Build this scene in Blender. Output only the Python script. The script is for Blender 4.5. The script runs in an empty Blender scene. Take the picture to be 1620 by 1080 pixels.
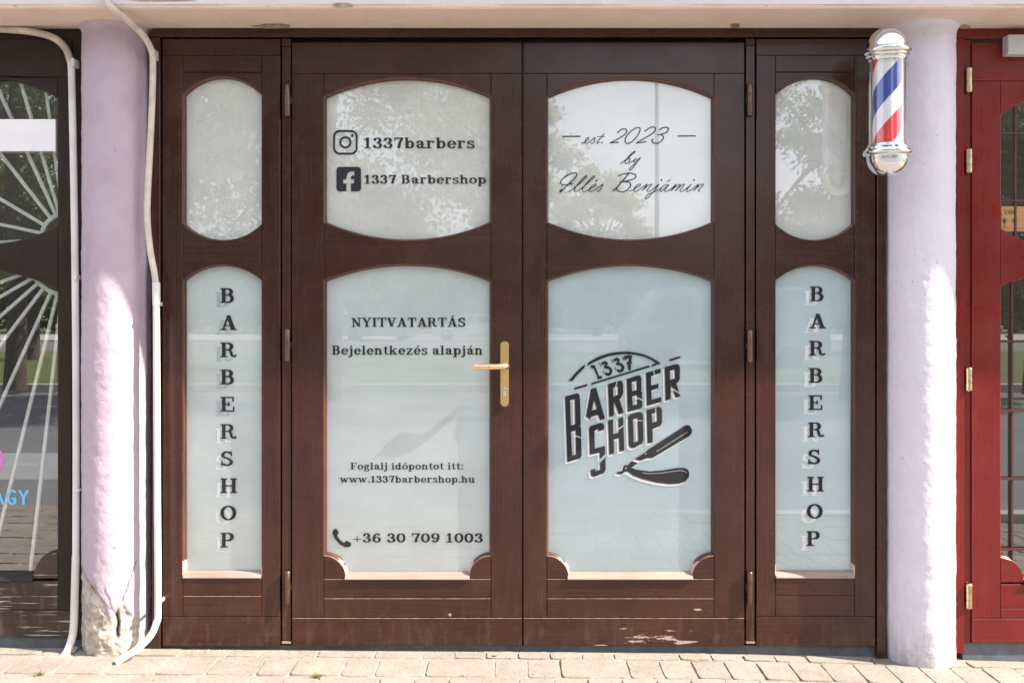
import bpy, bmesh, math, random
import numpy as np
from mathutils import Vector, noise
R = math.radians
scene = bpy.context.scene
col = scene.collection
random.seed(7)
RNG = np.random.default_rng(7)

# ------------------------------------------------------------------ camera, sky, sun, exposure
F, CX, HY, D, CZ = 1500.0, 810.0, 500.0, 3.513, 1.2295
cam_d = bpy.data.cameras.new('camera'); cam = bpy.data.objects.new('camera', cam_d); col.objects.link(cam)
cam.location = (0, -D, CZ); cam.rotation_euler = (R(90), 0, 0)
cam_d.sensor_width = 36; cam_d.lens = 36*F/1620; cam_d.shift_y = -(540-HY)/1620
cam_d.clip_start = 0.05; cam_d.clip_end = 2000
scene.camera = cam
AZ, EL = 76.5, 41.5            # sun: degrees to the right of the facade's normal, elevation
w = bpy.data.worlds.new('World'); scene.world = w; w.use_nodes = True
wn = w.node_tree.nodes; wl = w.node_tree.links
sky = wn.new('ShaderNodeTexSky'); sky.sky_type = 'NISHITA'; sky.sun_disc = False
sky.sun_elevation = R(EL); sky.sun_rotation = R(180-AZ); sky.dust_density = 3.0; sky.air_density = 1.0; sky.ozone_density = 1.0
bg = wn['Background']; bg.inputs['Strength'].default_value = 0.105
# thin bright haze and cloud over the blue
tc = wn.new('ShaderNodeTexCoord'); mp = wn.new('ShaderNodeMapping'); mp.inputs['Scale'].default_value = (1.2, 1.2, 3.0)
nz = wn.new('ShaderNodeTexNoise'); nz.inputs['Scale'].default_value = 2.2; nz.inputs['Detail'].default_value = 6
rp = wn.new('ShaderNodeMapRange'); rp.inputs['From Min'].default_value = .3; rp.inputs['From Max'].default_value = .75
rp.inputs['To Min'].default_value = .35; rp.inputs['To Max'].default_value = .95
mx = wn.new('ShaderNodeMix'); mx.data_type = 'RGBA'; mx.inputs['B'].default_value = (7.3, 7.3, 8.3, 1)
wl.new(tc.outputs['Generated'], mp.inputs['Vector']); wl.new(mp.outputs['Vector'], nz.inputs['Vector'])
wl.new(nz.outputs['Fac'], rp.inputs['Value']); wl.new(rp.outputs['Result'], mx.inputs['Factor'])
wl.new(sky.outputs['Color'], mx.inputs['A']); wl.new(mx.outputs['Result'], bg.inputs['Color'])
sd = bpy.data.lights.new('sun', 'SUN'); sd.energy = 5.0; sd.angle = R(0.5); sd.color = (1, .915, .80)
so = bpy.data.objects.new('sun', sd); col.objects.link(so)
sdir = Vector((math.sin(R(AZ))*math.cos(R(EL)), -math.cos(R(AZ))*math.cos(R(EL)), math.sin(R(EL))))
so.rotation_euler = sdir.to_track_quat('Z', 'Y').to_euler(); so.location = sdir*60
vs = scene.view_settings
scene.display_settings.display_device = 'sRGB'
vs.view_transform = 'Standard'; vs.look = 'None'; vs.gamma = 1; vs.exposure = 1.47; vs.use_curve_mapping = False
scene.cycles.use_denoising = True
scene.cycles.max_bounces = 8; scene.cycles.transparent_max_bounces = 12

# ------------------------------------------------------------------ helpers
def P(px, py, Y=0.0):
    """a point of the facade, read off the plan drawn at photo scale, at distance Y behind the door face"""
    d = D+Y
    return Vector(((px-CX)*d/F, Y, CZ-(py-HY)*d/F))
def P0(px, py):
    return ((px-CX)*D/F, CZ-(py-HY)*D/F)
def obj(name, verts, faces, mat, parent=None, smooth=None):
    me = bpy.data.meshes.new(name)
    if parent is not None:
        L = parent_loc(parent)
        verts = [(v[0]-L[0], v[1]-L[1], v[2]-L[2]) for v in verts]
    me.from_pydata([tuple(v) for v in verts], [], faces); me.update()
    if smooth is not None:
        me.polygons.foreach_set('use_smooth', [True]*len(me.polygons))
        me.set_sharp_from_angle(angle=R(smooth))
    if mat: me.materials.append(mat)
    o = bpy.data.objects.new(name, me); col.objects.link(o)
    if parent is not None: o.parent = parent
    return o
def parent_loc(p):
    L = Vector(p.location)
    while p.parent: p = p.parent; L = L+Vector(p.location)
    return L
def thing(name, label, cat, loc=(0, 0, 0), group=None):
    o = bpy.data.objects.new(name, None); col.objects.link(o); o.location = loc; o.empty_display_size = .1
    o['label'] = label; o['category'] = cat; o['kind'] = 'thing'
    if group: o['group'] = group
    return o
def tag(o, label, cat, group=None):
    o['label'] = label; o['category'] = cat; o['kind'] = 'thing'
    if group: o['group'] = group
    return o
def struct(o): o['kind'] = 'structure'; return o
def area2(p): return sum(p[i-1][0]*p[i][1]-p[i][0]*p[i-1][1] for i in range(len(p)))
def ccw(p): return p if area2(p) > 0 else p[::-1]
def clean(p, eps=1e-5):
    q = []
    for a in p:
        if not q or abs(a[0]-q[-1][0])+abs(a[1]-q[-1][1]) > eps: q.append(a)
    if abs(q[0][0]-q[-1][0])+abs(q[0][1]-q[-1][1]) < eps: q.pop()
    return q
def inset(p, d):
    n = len(p); out = []
    for i in range(n):
        a, b, c = p[i-1], p[i], p[(i+1) % n]
        e1 = Vector((b[0]-a[0], b[1]-a[1])).normalized(); e2 = Vector((c[0]-b[0], c[1]-b[1])).normalized()
        n1 = Vector((-e1.y, e1.x)); n2 = Vector((-e2.y, e2.x)); m = n1+n2
        k = m.dot(n1)
        m = m/max(k, .35)
        out.append((b[0]+m.x*d, b[1]+m.y*d))
    return out
def arc3(xa, ya, xb, yb, apex, n=28):
    """circular arc a->b whose middle lies at height apex"""
    h = abs(xb-xa)/2; s = ya-apex; sg = 1 if s > 0 else -1; s = abs(s)
    r = (h*h+s*s)/(2*s); cx = (xa+xb)/2; cy = apex+sg*r; al = math.asin(min(1, h/r))
    if s > h: al = math.pi-al
    d = 1 if xb > xa else -1
    return [(cx+d*r*math.sin(-al+2*al*i/n), cy-sg*r*math.cos(-al+2*al*i/n)) for i in range(n+1)]
def member(name, px, mat, parent, y0=0.0, th=.045, bev=.0014):
    """a flat timber of any outline with eased front edges"""
    p = clean(ccw([P0(*q) for q in px])); n = len(p); q = inset(p, bev)
    v = [(a, y0, b) for a, b in q]+[(a, y0+bev, b) for a, b in p]+[(a, y0+th, b) for a, b in p]
    f = [list(range(n))]
    for i in range(n):
        j = (i+1) % n
        f += [[n+i, n+j, j, i], [2*n+i, 2*n+j, n+j, n+i]]
    f.append(list(range(3*n-1, 2*n-1, -1)))
    o = obj(name, v, f, mat, parent)
    if mat is M.get('wood_hb') and name in ('kick_board', 'bottom_rail', 'corner_block'):
        o.data.materials.append(M['arris'])
        for pl_ in o.data.polygons:
            if pl_.normal.z > .4 and pl_.center.y < parent_loc(parent).y+y0+bev*1.2-parent_loc(parent).y: pl_.material_index = 1
    return o
def rect(x0, y0, x1, y1): return [(x0, y0), (x1, y0), (x1, y1), (x0, y1)]
def bead(name, px, mat, parent, prof, y0=0.0):
    p = clean(ccw([P0(*q) for q in px])); n = len(p); v = []; f = []
    for k, (d, y) in enumerate(prof):
        v += [(a, y0+y, b) for a, b in inset(p, d)]
        if k:
            for i in range(n):
                j = (i+1) % n
                f.append([(k-1)*n+i, (k-1)*n+j, k*n+j, k*n+i])
    return obj(name, v, f, mat, parent, 40)
def slab(name, px, mat, parent, y0, th, ins=0):
    p = clean(ccw([P0(*q) for q in px])); p = inset(p, ins) if ins else p; n = len(p)
    v = [(a, y0, b) for a, b in p]+[(a, y0+th, b) for a, b in p]
    f = [list(range(n)), list(range(2*n-1, n-1, -1))]+[[n+i, n+(i+1) % n, (i+1) % n, i] for i in range(n)]
    return obj(name, v, f, mat, parent)
def pane_sheet(px, mat, root, y, ins):
    p = inset(clean(ccw([P0(*q) for q in px])), ins)
    return obj('glass_pane', [(a, y, b) for a, b in p], [list(range(len(p)))], mat, root)
def box(name, lo, hi, mat, parent=None, bev=.004):
    bm = bmesh.new(); bmesh.ops.create_cube(bm, size=1)
    for v in bm.verts: v.co = Vector([(lo[i]+hi[i])/2+v.co[i]*(hi[i]-lo[i]) for i in range(3)])
    if bev: bmesh.ops.bevel(bm, geom=list(bm.edges), offset=bev, segments=2, affect='EDGES', profile=.6)
    vs_ = [tuple(v.co) for v in bm.verts]; bm.verts.index_update()
    fs = [[v.index for v in f.verts] for f in bm.faces]; bm.free()
    return obj(name, vs_, fs, mat, parent)
def spline(pts, n=10, closed=False):
    pts = [Vector(p) for p in pts]; out = []
    for i in range(len(pts)-1):
        p0 = pts[max(i-1, 0)]; p1 = pts[i]; p2 = pts[i+1]; p3 = pts[min(i+2, len(pts)-1)]
        for k in range(n):
            t = k/n
            out.append(.5*((2*p1)+(p2-p0)*t+(2*p0-5*p1+4*p2-p3)*t*t+(3*p1-p0-3*p2+p3)*t**3))
    out.append(pts[-1]); return out
def tube_geo(path, rad, seg=14, cap=True):
    n = len(path); v = []; f = []; up = Vector((0, -1, .013)).normalized()
    for i, p in enumerate(path):
        t = (path[min(i+1, n-1)]-path[max(i-1, 0)]).normalized()
        s = t.cross(up)
        s = s.normalized() if s.length > 1e-4 else Vector((1, 0, 0))
        u = s.cross(t).normalized(); up = u
        r = rad(i/(n-1), i) if callable(rad) else rad
        for k in range(seg):
            a = 2*math.pi*k/seg; v.append(p+s*(r*math.cos(a))+u*(r*math.sin(a)))
        if i:
            for k in range(seg):
                k2 = (k+1) % seg
                f.append([(i-1)*seg+k, (i-1)*seg+k2, i*seg+k2, i*seg+k])
    if cap: f += [list(range(seg))[::-1], list(range((n-1)*seg, n*seg))]
    return v, f
def join(*gs):
    V = []; Fc = []
    for v, f in gs:
        o = len(V); V += [tuple(a) for a in v]; Fc += [[i+o for i in q] for q in f]
    return V, Fc
def lathe_geo(prof, c=(0, 0, 0), seg=48):
    v = []; f = []
    for k, (r, z) in enumerate(prof):
        for i in range(seg):
            a = 2*math.pi*i/seg; v.append((c[0]+r*math.cos(a), c[1]+r*math.sin(a), c[2]+z))
        if k:
            for i in range(seg):
                j = (i+1) % seg; f.append([(k-1)*seg+i, (k-1)*seg+j, k*seg+j, k*seg+i])
    return v, f

# ------------------------------------------------------------------ materials
def new_mat(name):
    m = bpy.data.materials.new(name); m.use_nodes = True
    nt = m.node_tree; b = nt.nodes['Principled BSDF']
    return m, nt.nodes, nt.links, b
def N(nodes, typ, **kw):
    n = nodes.new(typ)
    for k, v in kw.items():
        if k in n.inputs: n.inputs[k].default_value = v
        else: setattr(n, k, v)
    return n
def pos(nodes, links, scale):
    g = nodes.new('ShaderNodeNewGeometry'); m = nodes.new('ShaderNodeMapping'); m.inputs['Scale'].default_value = scale
    links.new(g.outputs['Position'], m.inputs['Vector']); return m.outputs['Vector']
def mixc(nodes, links, fac, a, b):
    m = nodes.new('ShaderNodeMix'); m.data_type = 'RGBA'
    for key, v in (('Factor', fac), ('A', a), ('B', b)):
        if hasattr(v, 'type') and hasattr(v, 'node'): links.new(v, m.inputs[key])
        elif key == 'Factor': m.inputs[0].default_value = v
        else: m.inputs[key].default_value = (*v, 1)
    return m.outputs['Result']
def rng(nodes, links, v, a, b, c=0, d=1):
    m = nodes.new('ShaderNodeMapRange'); m.inputs['From Min'].default_value = a; m.inputs['From Max'].default_value = b
    m.inputs['To Min'].default_value = c; m.inputs['To Max'].default_value = d; links.new(v, m.inputs['Value']); return m.outputs['Result']
def math_(nodes, links, op, a, b=None):
    m = nodes.new('ShaderNodeMath'); m.operation = op
    for i, v in enumerate((a, b)):
        if v is None: continue
        if hasattr(v, 'node'): links.new(v, m.inputs[i])
        else: m.inputs[i].default_value = v
    return m.outputs[0]
def noise_(nodes, links, vec, scale=1, detail=4, rough=.55):
    n = nodes.new('ShaderNodeTexNoise'); n.inputs['Scale'].default_value = scale; n.inputs['Detail'].default_value = detail
    n.inputs['Roughness'].default_value = rough
    links.new(vec, n.inputs['Vector']); return n.outputs['Fac']
def bump(nodes, links, b, h, strength, dist):
    n = nodes.new('ShaderNodeBump'); n.inputs['Strength'].default_value = strength; n.inputs['Distance'].default_value = dist
    links.new(h, n.inputs['Height']); links.new(n.outputs['Normal'], b.inputs['Normal']); return n
def plain(name, c, rough=.5, metal=0, var=.12, scale=30, bmp=.0, coat=0):
    m, n, l, b = new_mat(name)
    f = noise_(n, l, pos(n, l, (1, 1, 1)), scale, 5)
    c2 = [x*(1-var) for x in c]; c1 = [min(1, x*(1+var)) for x in c]
    l.new(mixc(n, l, rng(n, l, f, .3, .7), c2, c1), b.inputs['Base Color'])
    b.inputs['Roughness'].default_value = rough; b.inputs['Metallic'].default_value = metal
    if metal or rough < .5: l.new(rng(n, l, f, .3, .7, max(.02, rough-.06), rough+.08), b.inputs['Roughness'])
    if coat: b.inputs['Coat Weight'].default_value = coat
    if bmp: bump(n, l, b, f, .6, bmp)
    return m
def wood(name, dark, mid, axis, rough=.24, wear=0, wearcol=(.40, .29, .25), wz=(.0, .16), wscale=None, patch=None, spec=.34, coat=.24, gscale=1.0):
    m, n, l, b = new_mat(name)
    s = {'v': (170, 170, 3.2), 'h': (3.2, 170, 170)}[axis]
    s = tuple(x*gscale for x in s)
    g = noise_(n, l, pos(n, l, s), 1, 6, .65)
    s2 = {'v': (14, 14, .7), 'h': (.7, 14, 14)}[axis]
    g2 = noise_(n, l, pos(n, l, s2), 1, 3)
    gg = math_(n, l, 'ADD', math_(n, l, 'MULTIPLY', g, .65), math_(n, l, 'MULTIPLY', g2, .35))
    c = mixc(n, l, rng(n, l, gg, .32, .68), dark, mid)
    pv = pos(n, l, (1, 1, 1))
    tone = noise_(n, l, pos(n, l, (3, 3, 3)), 1, 4, .6)          # the stain has faded unevenly
    c = mixc(n, l, rng(n, l, tone, .48, .72, 0, .42), c, [x*1.45 for x in mid])
    c = mixc(n, l, rng(n, l, tone, .44, .28, 0, .45), c, [x*.75 for x in dark])
    # dusty film: faint pale clouding and specks on the varnish
    d1 = noise_(n, l, pv, 7, 6, .7)
    sp = noise_(n, l, pv, 190, 2, .5)
    dust = math_(n, l, 'MULTIPLY', rng(n, l, sp, .70, .76), rng(n, l, d1, .45, .65, .05, .55))
    c = mixc(n, l, dust, c, (.36, .25, .19))
    film = rng(n, l, d1, .45, .8, 0, .03)
    c = mixc(n, l, film, c, (.26, .19, .16))
    rf = math_(n, l, 'ADD', rng(n, l, d1, .35, .7, rough-.06, rough+.12), rng(n, l, g, .3, .7, -.05, .05))
    if wear:
        sep = n.new('ShaderNodeSeparateXYZ'); l.new(pv, sep.inputs[0])
        hz = rng(n, l, sep.outputs['Z'], wz[0], wz[1], 1, 0)
        pe = noise_(n, l, pos(n, l, wscale or ((5, 9, 26) if axis == 'h' else (20, 9, 8))), 1, 7, .62)
        thr = math_(n, l, 'ADD', pe, math_(n, l, 'MULTIPLY', hz, wear))
        for (qx, qw, qz, qh, amt) in patch or ():          # places where the varnish has flaked off
            ax = rng(n, l, math_(n, l, 'ABSOLUTE', math_(n, l, 'SUBTRACT', sep.outputs['X'], qx)), 0, qw, amt, 0)
            az = rng(n, l, math_(n, l, 'ABSOLUTE', math_(n, l, 'SUBTRACT', sep.outputs['Z'], qz)), 0, qh, 1, 0)
            thr = math_(n, l, 'ADD', thr, math_(n, l, 'MULTIPLY', ax, az))
        mk = rng(n, l, thr, .795, .815)
        c = mixc(n, l, mk, c, wearcol)
        sc = rng(n, l, hz, 0, 1, 0, .16)
        scn = noise_(n, l, pos(n, l, (30, 30, 9)), 1, 7, .7)
        c = mixc(n, l, math_(n, l, 'MULTIPLY', sc, rng(n, l, scn, .5, .68)), c, (.34, .24, .19))
        rf = math_(n, l, 'ADD', rf, math_(n, l, 'MULTIPLY', mk, .35))
    l.new(c, b.inputs['Base Color']); l.new(rf, b.inputs['Roughness'])
    b.inputs['Specular IOR Level'].default_value = spec; b.inputs['Coat Weight'].default_value = coat; b.inputs['Coat Roughness'].default_value = .14
    bump(n, l, b, gg, .4, .0010)
    return m
M = {}
DK, MD = (.0215, .0063, .0041), (.0540, .0170, .0102)
M['wood_v'] = wood('brown_wood_upright', DK, MD, 'v', wear=.04, wz=(-.02, .30))
M['wood_h'] = wood('brown_wood_level', DK, MD, 'h', wear=.085, wz=(-.02, .2))
M['wood_hb'] = wood('brown_wood_worn_level', DK, MD, 'h', wear=.16, wz=(-.05, .19), patch=((.53, .22, .045, .04, .34), (.70, .16, .145, .045, .26), (-.23, .04, .12, .07, .25), (.40, .10, .075, .03, .2)))
M['bead'] = wood('brown_bead', (.045, .014, .0085), (.09, .030, .018), 'v', rough=.3, wear=.6, wearcol=(.50, .38, .32), wz=(.25, .37))  # pale foot: real wear, with sunlit edges also put into the colour
M['sill'] = wood('sunlit_worn_sill', (.20, .14, .115), (.34, .255, .215), 'h', rough=.5, coat=.1)  # worn wood, made paler with strong sunlight put into its colour
M['dark_v'] = wood('black_brown_upright', (.014, .009, .0065), (.028, .018, .0125), 'v', rough=.5, wear=.03, wearcol=(.3, .24, .2), coat=0, spec=.25)
M['dark_h'] = wood('black_brown_level', (.014, .009, .0065), (.028, .018, .0125), 'h', rough=.5, wear=.03, wearcol=(.3, .22, .18), coat=0, spec=.25)
M['dark_peel'] = wood('peeling_black_brown', (.034, .021, .015), (.062, .039, .028), 'h', rough=.6, wear=.24, wearcol=(.36, .28, .23), wz=(.15, .8), wscale=(3, 9, 75), coat=0)
M['red_v'] = wood('red_wood_upright', (.108, .0050, .0038), (.178, .0105, .0072), 'v', rough=.3)
M['red_h'] = wood('red_wood_level', (.108, .0050, .0038), (.178, .0105, .0072), 'h', rough=.3)
M['sign_wood'] = wood('pale_sign_wood', (.20, .10, .035), (.46, .27, .11), 'h', rough=.5, coat=.1)
M['arris'] = plain('worn_arris', (.26, .18, .14), .7, var=.6, scale=35)
M['gap'] = plain('dark_gap', (.012, .01, .01), .8)
M['stone_th'] = plain('blue_grey_threshold', (.10, .115, .13), .7, var=.3, scale=18, bmp=.001)
M['black'] = plain('black_vinyl', (.007, .008, .011), .75, var=.15, scale=9)
M['navy'] = plain('dark_slate_vinyl', (.010, .013, .019), .7, var=.15, scale=9)
M['white_v'] = plain('white_logo_ghost', (.80, .80, .80), .5, var=.04)  # colour of the logo's painted white ghost
M['grey_v'] = plain('grey_logo_ghost', (.36, .36, .33), .5, var=.06)  # grey band painted between the logo and its white ghost
M['ghost'] = plain('pale_letter_ghost', (.84, .85, .86), .4, var=.05)  # colour of the painted ghost image beside each letter
M['ghost_dim'] = plain('dim_letter_ghost', (.50, .555, .60), .3, var=.05)  # dimmer ghost colour for the upper letters of the left window
M['cyan_v'] = plain('light_blue_vinyl', (.13, .50, .80), .4, var=.04)
M['pink_v'] = plain('purple_pink_vinyl', (.45, .16, .38), .4, var=.35, scale=12)
M['brass'] = plain('satin_brass', (.80, .60, .36), .3, 1, .06, 60)
M['gold'] = plain('gold_anodised_plate', (.68, .45, .19), .33, 1, .04, 90)
M['steel'] = plain('nickel', (.75, .74, .70), .25, 1, .05)
M['bronze'] = plain('dark_bronze_hinge', (.16, .10, .07), .34, .85, .2, 50)
M['brass_old'] = plain('aged_brass', (.52, .42, .26), .33, 1, .2, 60)
M['chrome'] = plain('chrome', (.70, .72, .74), .08, 1, .02, 15)
M['pvc'] = plain('white_pvc', (.68, .66, .645), .38, var=.13, scale=7)
M['pvc_flex'] = plain('yellowed_corrugated_pvc', (.58, .51, .44), .5, var=.2, scale=20)
M['closer'] = plain('grey_painted_metal', (.48, .49, .49), .4, var=.06)
M['white_p'] = plain('white_enamel', (.80, .80, .82), .35, var=.05, scale=8)
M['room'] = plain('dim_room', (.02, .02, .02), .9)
M['bar_red'] = plain('dark_red_bar', (.07, .018, .015), .5)
M['grille'] = plain('white_painted_bar', (.80, .80, .77), .5, var=.1)
M['trunk'] = plain('bark', (.09, .07, .055), .9, var=.4, scale=14, bmp=.01)
M['lamp'] = plain('galvanised_post', (.30, .31, .32), .5, .6, .1)
M['rubber'] = plain('tyre_rubber', (.02, .02, .02), .8)
M['carglass'] = plain('car_glass', (.02, .025, .03), .05, 0, .1)
M['white_car'] = plain('white_car_paint', (.75, .76, .78), .2, coat=.6, var=.03)
M['red_car'] = plain('silver_car_paint', (.38, .40, .43), .22, .3, .03, coat=.6)
M['van'] = plain('blue_grey_van_paint', (.27, .36, .42), .3, coat=.5, var=.04)

def plaster(name, a, b_, stain, damage=False):
    m, n, l, b = new_mat(name)
    pv = pos(n, l, (1, 1, 1))
    f = noise_(n, l, pv, 6, 8, .6); fine = noise_(n, l, pv, 140, 5, .6); mid = noise_(n, l, pv, 34, 5, .55)
    c = mixc(n, l, rng(n, l, f, .3, .7), a, b_)
    st = noise_(n, l, pos(n, l, (9, 9, 1.3)), 1, 6, .65)
    c = mixc(n, l, rng(n, l, st, .58, .80, 0, .45), c, stain)
    spk = noise_(n, l, pv, 75, 2, .5)
    c = mixc(n, l, rng(n, l, spk, .745, .765, 0, .7), c, (.12, .09, .08))
    sz = n.new('ShaderNodeSeparateXYZ'); l.new(pv, sz.inputs[0])                 # splash dirt at the foot, grey and ragged
    foot = math_(n, l, 'MULTIPLY', rng(n, l, sz.outputs['Z'], -.03, .16, 1, 0), rng(n, l, noise_(n, l, pos(n, l, (18, 18, 9)), 1, 7, .7), .38, .62, .15, .75))
    c = mixc(n, l, foot, c, (.30, .26, .23))
    h = math_(n, l, 'ADD', math_(n, l, 'MULTIPLY', fine, .55), math_(n, l, 'ADD', mid, math_(n, l, 'MULTIPLY', noise_(n, l, pv, 300, 3, .6), .25)))
    b.inputs['Roughness'].default_value = .85
    bn = bump(n, l, b, h, .8, .0030)
    cn = noise_(n, l, pos(n, l, (7, 7, 3)), 1, 9, .7)
    hair = math_(n, l, 'MULTIPLY', rng(n, l, cn, .494, .4995), rng(n, l, cn, .505, .5005))
    c = mixc(n, l, math_(n, l, 'MULTIPLY', math_(n, l, 'MULTIPLY', hair, .45), rng(n, l, f, .52, .6)), c, stain)
    if damage:
        at = n.new('ShaderNodeAttribute'); at.attribute_name = 'damage'
        dm = math_(n, l, 'ADD', at.outputs['Fac'], rng(n, l, noise_(n, l, pv, 55, 6, .65), .3, .7, -.22, .22))
        mk = rng(n, l, dm, .48, .52)
        sand = mixc(n, l, rng(n, l, noise_(n, l, pv, 26, 8, .7), .36, .62), (.25, .22, .19), (.52, .46, .39))
        pale = rng(n, l, noise_(n, l, pos(n, l, (15, 15, 22)), 1, 5, .6), .55, .62)
        sand = mixc(n, l, math_(n, l, 'MULTIPLY', pale, .75), sand, (.58, .52, .47))
        edge = math_(n, l, 'MULTIPLY', rng(n, l, dm, .42, .48), rng(n, l, dm, .52, .47))
        c = mixc(n, l, mk, c, sand)
        c = mixc(n, l, math_(n, l, 'MULTIPLY', edge, .6), c, (.16, .13, .12))
        at2 = n.new('ShaderNodeAttribute'); at2.attribute_name = 'crack'
        c = mixc(n, l, at2.outputs['Fac'], c, (.035, .028, .025))
    l.new(c, b.inputs['Base Color'])
    return m
M['mauve'] = plaster('mauve_plaster', (.42, .33, .395), (.50, .405, .475), (.33, .25, .31), True)
M['lav'] = plaster('pale_lavender_plaster', (.61, .585, .67), (.68, .65, .735), (.49, .45, .52))
M['soffit'] = plaster('cream_pink_render', (.67, .54, .47), (.74, .61, .54), (.42, .32, .27))
M['wall'] = plaster('white_pink_render', (.62, .56, .58), (.70, .64, .66), (.5, .42, .42))

def film_mat(name, base):
    """frosted film stuck inside the pane, a matt sheet with dust and faint creases"""
    m, n, l, b = new_mat(name); pv = pos(n, l, (1, 1, 1))
    f = noise_(n, l, pos(n, l, (1.2, 1.2, 2.2)), 3, 5, .6)
    c = mixc(n, l, rng(n, l, f, .3, .7), [x*.92 for x in base], [min(1, x*1.06) for x in base])
    sp = noise_(n, l, pv, 170, 2, .5)
    c = mixc(n, l, rng(n, l, sp, .70, .74, 0, .25), c, (.78, .78, .78))
    st = noise_(n, l, pos(n, l, (40, 40, 3)), 1, 5, .6)
    c = mixc(n, l, rng(n, l, st, .55, .75, 0, .12), c, (.75, .77, .77))
    b.inputs['Roughness'].default_value = .8; b.inputs['Specular IOR Level'].default_value = .1
    l.new(c, b.inputs['Base Color']); bump(n, l, b, noise_(n, l, pos(n, l, (3, 3, 9)), 1, 4, .5), .25, .004)
    return m
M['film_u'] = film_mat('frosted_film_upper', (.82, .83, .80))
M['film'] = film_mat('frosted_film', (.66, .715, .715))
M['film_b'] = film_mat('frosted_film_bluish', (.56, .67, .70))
def clear_glass(name, fac, tint=(1, 1, 1)):
    m, n, l, b = new_mat(name); out = n['Material Output']
    g = n.new('ShaderNodeBsdfGlossy'); g.inputs['Roughness'].default_value = 0
    t = n.new('ShaderNodeBsdfTransparent'); t.inputs['Color'].default_value = (*tint, 1)
    ge = n.new('ShaderNodeNewGeometry'); dt = n.new('ShaderNodeVectorMath'); dt.operation = 'DOT_PRODUCT'
    l.new(ge.outputs['Incoming'], dt.inputs[0]); l.new(ge.outputs['True Normal'], dt.inputs[1])
    cs = math_(n, l, 'SUBTRACT', 1.0, math_(n, l, 'ABSOLUTE', dt.outputs['Value']))
    fres = math_(n, l, 'MULTIPLY', math_(n, l, 'POWER', cs, 1.45), .95)       # the same from both sides of the sheet
    bp = n.new('ShaderNodeBump'); bp.inputs['Strength'].default_value = .012; bp.inputs['Distance'].default_value = .002
    l.new(noise_(n, l, pos(n, l, (1, 1, 1)), 4, 1, .4), bp.inputs['Height']); l.new(bp.outputs['Normal'], g.inputs['Normal'])
    fc = math_(n, l, 'MINIMUM', math_(n, l, 'ADD', fres, fac+.05), .95)
    ms = n.new('ShaderNodeMixShader'); l.new(fc, ms.inputs[0]); l.new(t.outputs[0], ms.inputs[1]); l.new(g.outputs[0], ms.inputs[2])
    l.new(ms.outputs[0], out.inputs['Surface']); return m
M['glass'] = clear_glass('clear_pane', .18, (.95, .97, .95))
M['glass_red'] = clear_glass('clear_pane_dim', .12, (.6, .6, .6))
M['pane_u'] = clear_glass('pane_upper', .12, (.97, .985, .98))
M['pane_l'] = clear_glass('pane_lower', .05, (.97, .985, .98))
M['pole_glass'] = clear_glass('pole_glass', .05)
def ground_mat(name, a, b_, sc1, speck, rough=.9, bmp=.003, isl=0):
    m, n, l, b = new_mat(name); pv = pos(n, l, (1, 1, 1))
    f = noise_(n, l, pv, sc1, 8, .65); s = noise_(n, l, pv, 230, 3, .6); s2 = noise_(n, l, pv, 60, 5, .65)
    c = mixc(n, l, rng(n, l, f, .3, .7), a, b_)
    if isl:
        gi = n.new('ShaderNodeNewGeometry'); c = mixc(n, l, rng(n, l, gi.outputs['Random Per Island'], 0, 1, 0, isl*2), c, [x*.62 for x in b_])
        pit = noise_(n, l, pv, 95, 4, .7); c = mixc(n, l, rng(n, l, pit, .56, .62, 0, .85), c, speck)
    c = mixc(n, l, rng(n, l, s, .60, .72, 0, .6), c, speck)
    c = mixc(n, l, rng(n, l, s2, .62, .78, 0, .35), c, [x*.55 for x in a])
    l.new(c, b.inputs['Base Color']); b.inputs['Roughness'].default_value = rough
    bump(n, l, b, math_(n, l, 'ADD', s, s2), .5, bmp); return m
M['paver'] = ground_mat('concrete_paver', (.215, .186, .154), (.335, .293, .247), 7, (.15, .12, .095), bmp=.005, isl=.16)
M['joint'] = ground_mat('joint_dirt', (.27, .23, .18), (.38, .33, .26), 20, (.08, .07, .05))
M['asphalt'] = ground_mat('asphalt', (.15, .155, .165), (.20, .205, .215), 1.5, (.22, .22, .22))
M['kerb'] = ground_mat('kerb_concrete', (.42, .40, .37), (.52, .50, .46), 4, (.3, .28, .26))
M['lawn'] = ground_mat('lawn', (.09, .13, .035), (.17, .20, .06), 1.2, (.05, .08, .02), bmp=.02)
M['earth'] = ground_mat('far_ground', (.12, .14, .06), (.2, .2, .11), .2, (.08, .1, .04))
def leaf_mat(name, a, b_):
    m, n, l, b = new_mat(name); out = n['Material Output']
    f = noise_(n, l, pos(n, l, (1, 1, 1)), 2.5, 4)
    oi = n.new('ShaderNodeNewGeometry')
    ri = rng(n, l, oi.outputs['Random Per Island'], 0, 1, -.3, .3)
    c = mixc(n, l, math_(n, l, 'ADD', rng(n, l, f, .3, .7), ri), a, b_)
    l.new(c, b.inputs['Base Color']); b.inputs['Roughness'].default_value = .6; b.inputs['Specular IOR Level'].default_value = .3
    tr = n.new('ShaderNodeBsdfTranslucent'); l.new(c, tr.inputs['Color'])
    ms = n.new('ShaderNodeMixShader'); ms.inputs[0].default_value = .35
    l.new(b.outputs[0], ms.inputs[1]); l.new(tr.outputs[0], ms.inputs[2]); l.new(ms.outputs[0], out.inputs['Surface']); return m
M['leaf_a'] = leaf_mat('leaf_yellow_green', (.13, .145, .045), (.42, .40, .18))
M['leaf_b'] = leaf_mat('leaf_dark_green', (.05, .085, .018), (.21, .28, .075))
M['weed'] = leaf_mat('weed_green', (.10, .15, .02), (.28, .30, .06))
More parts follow.
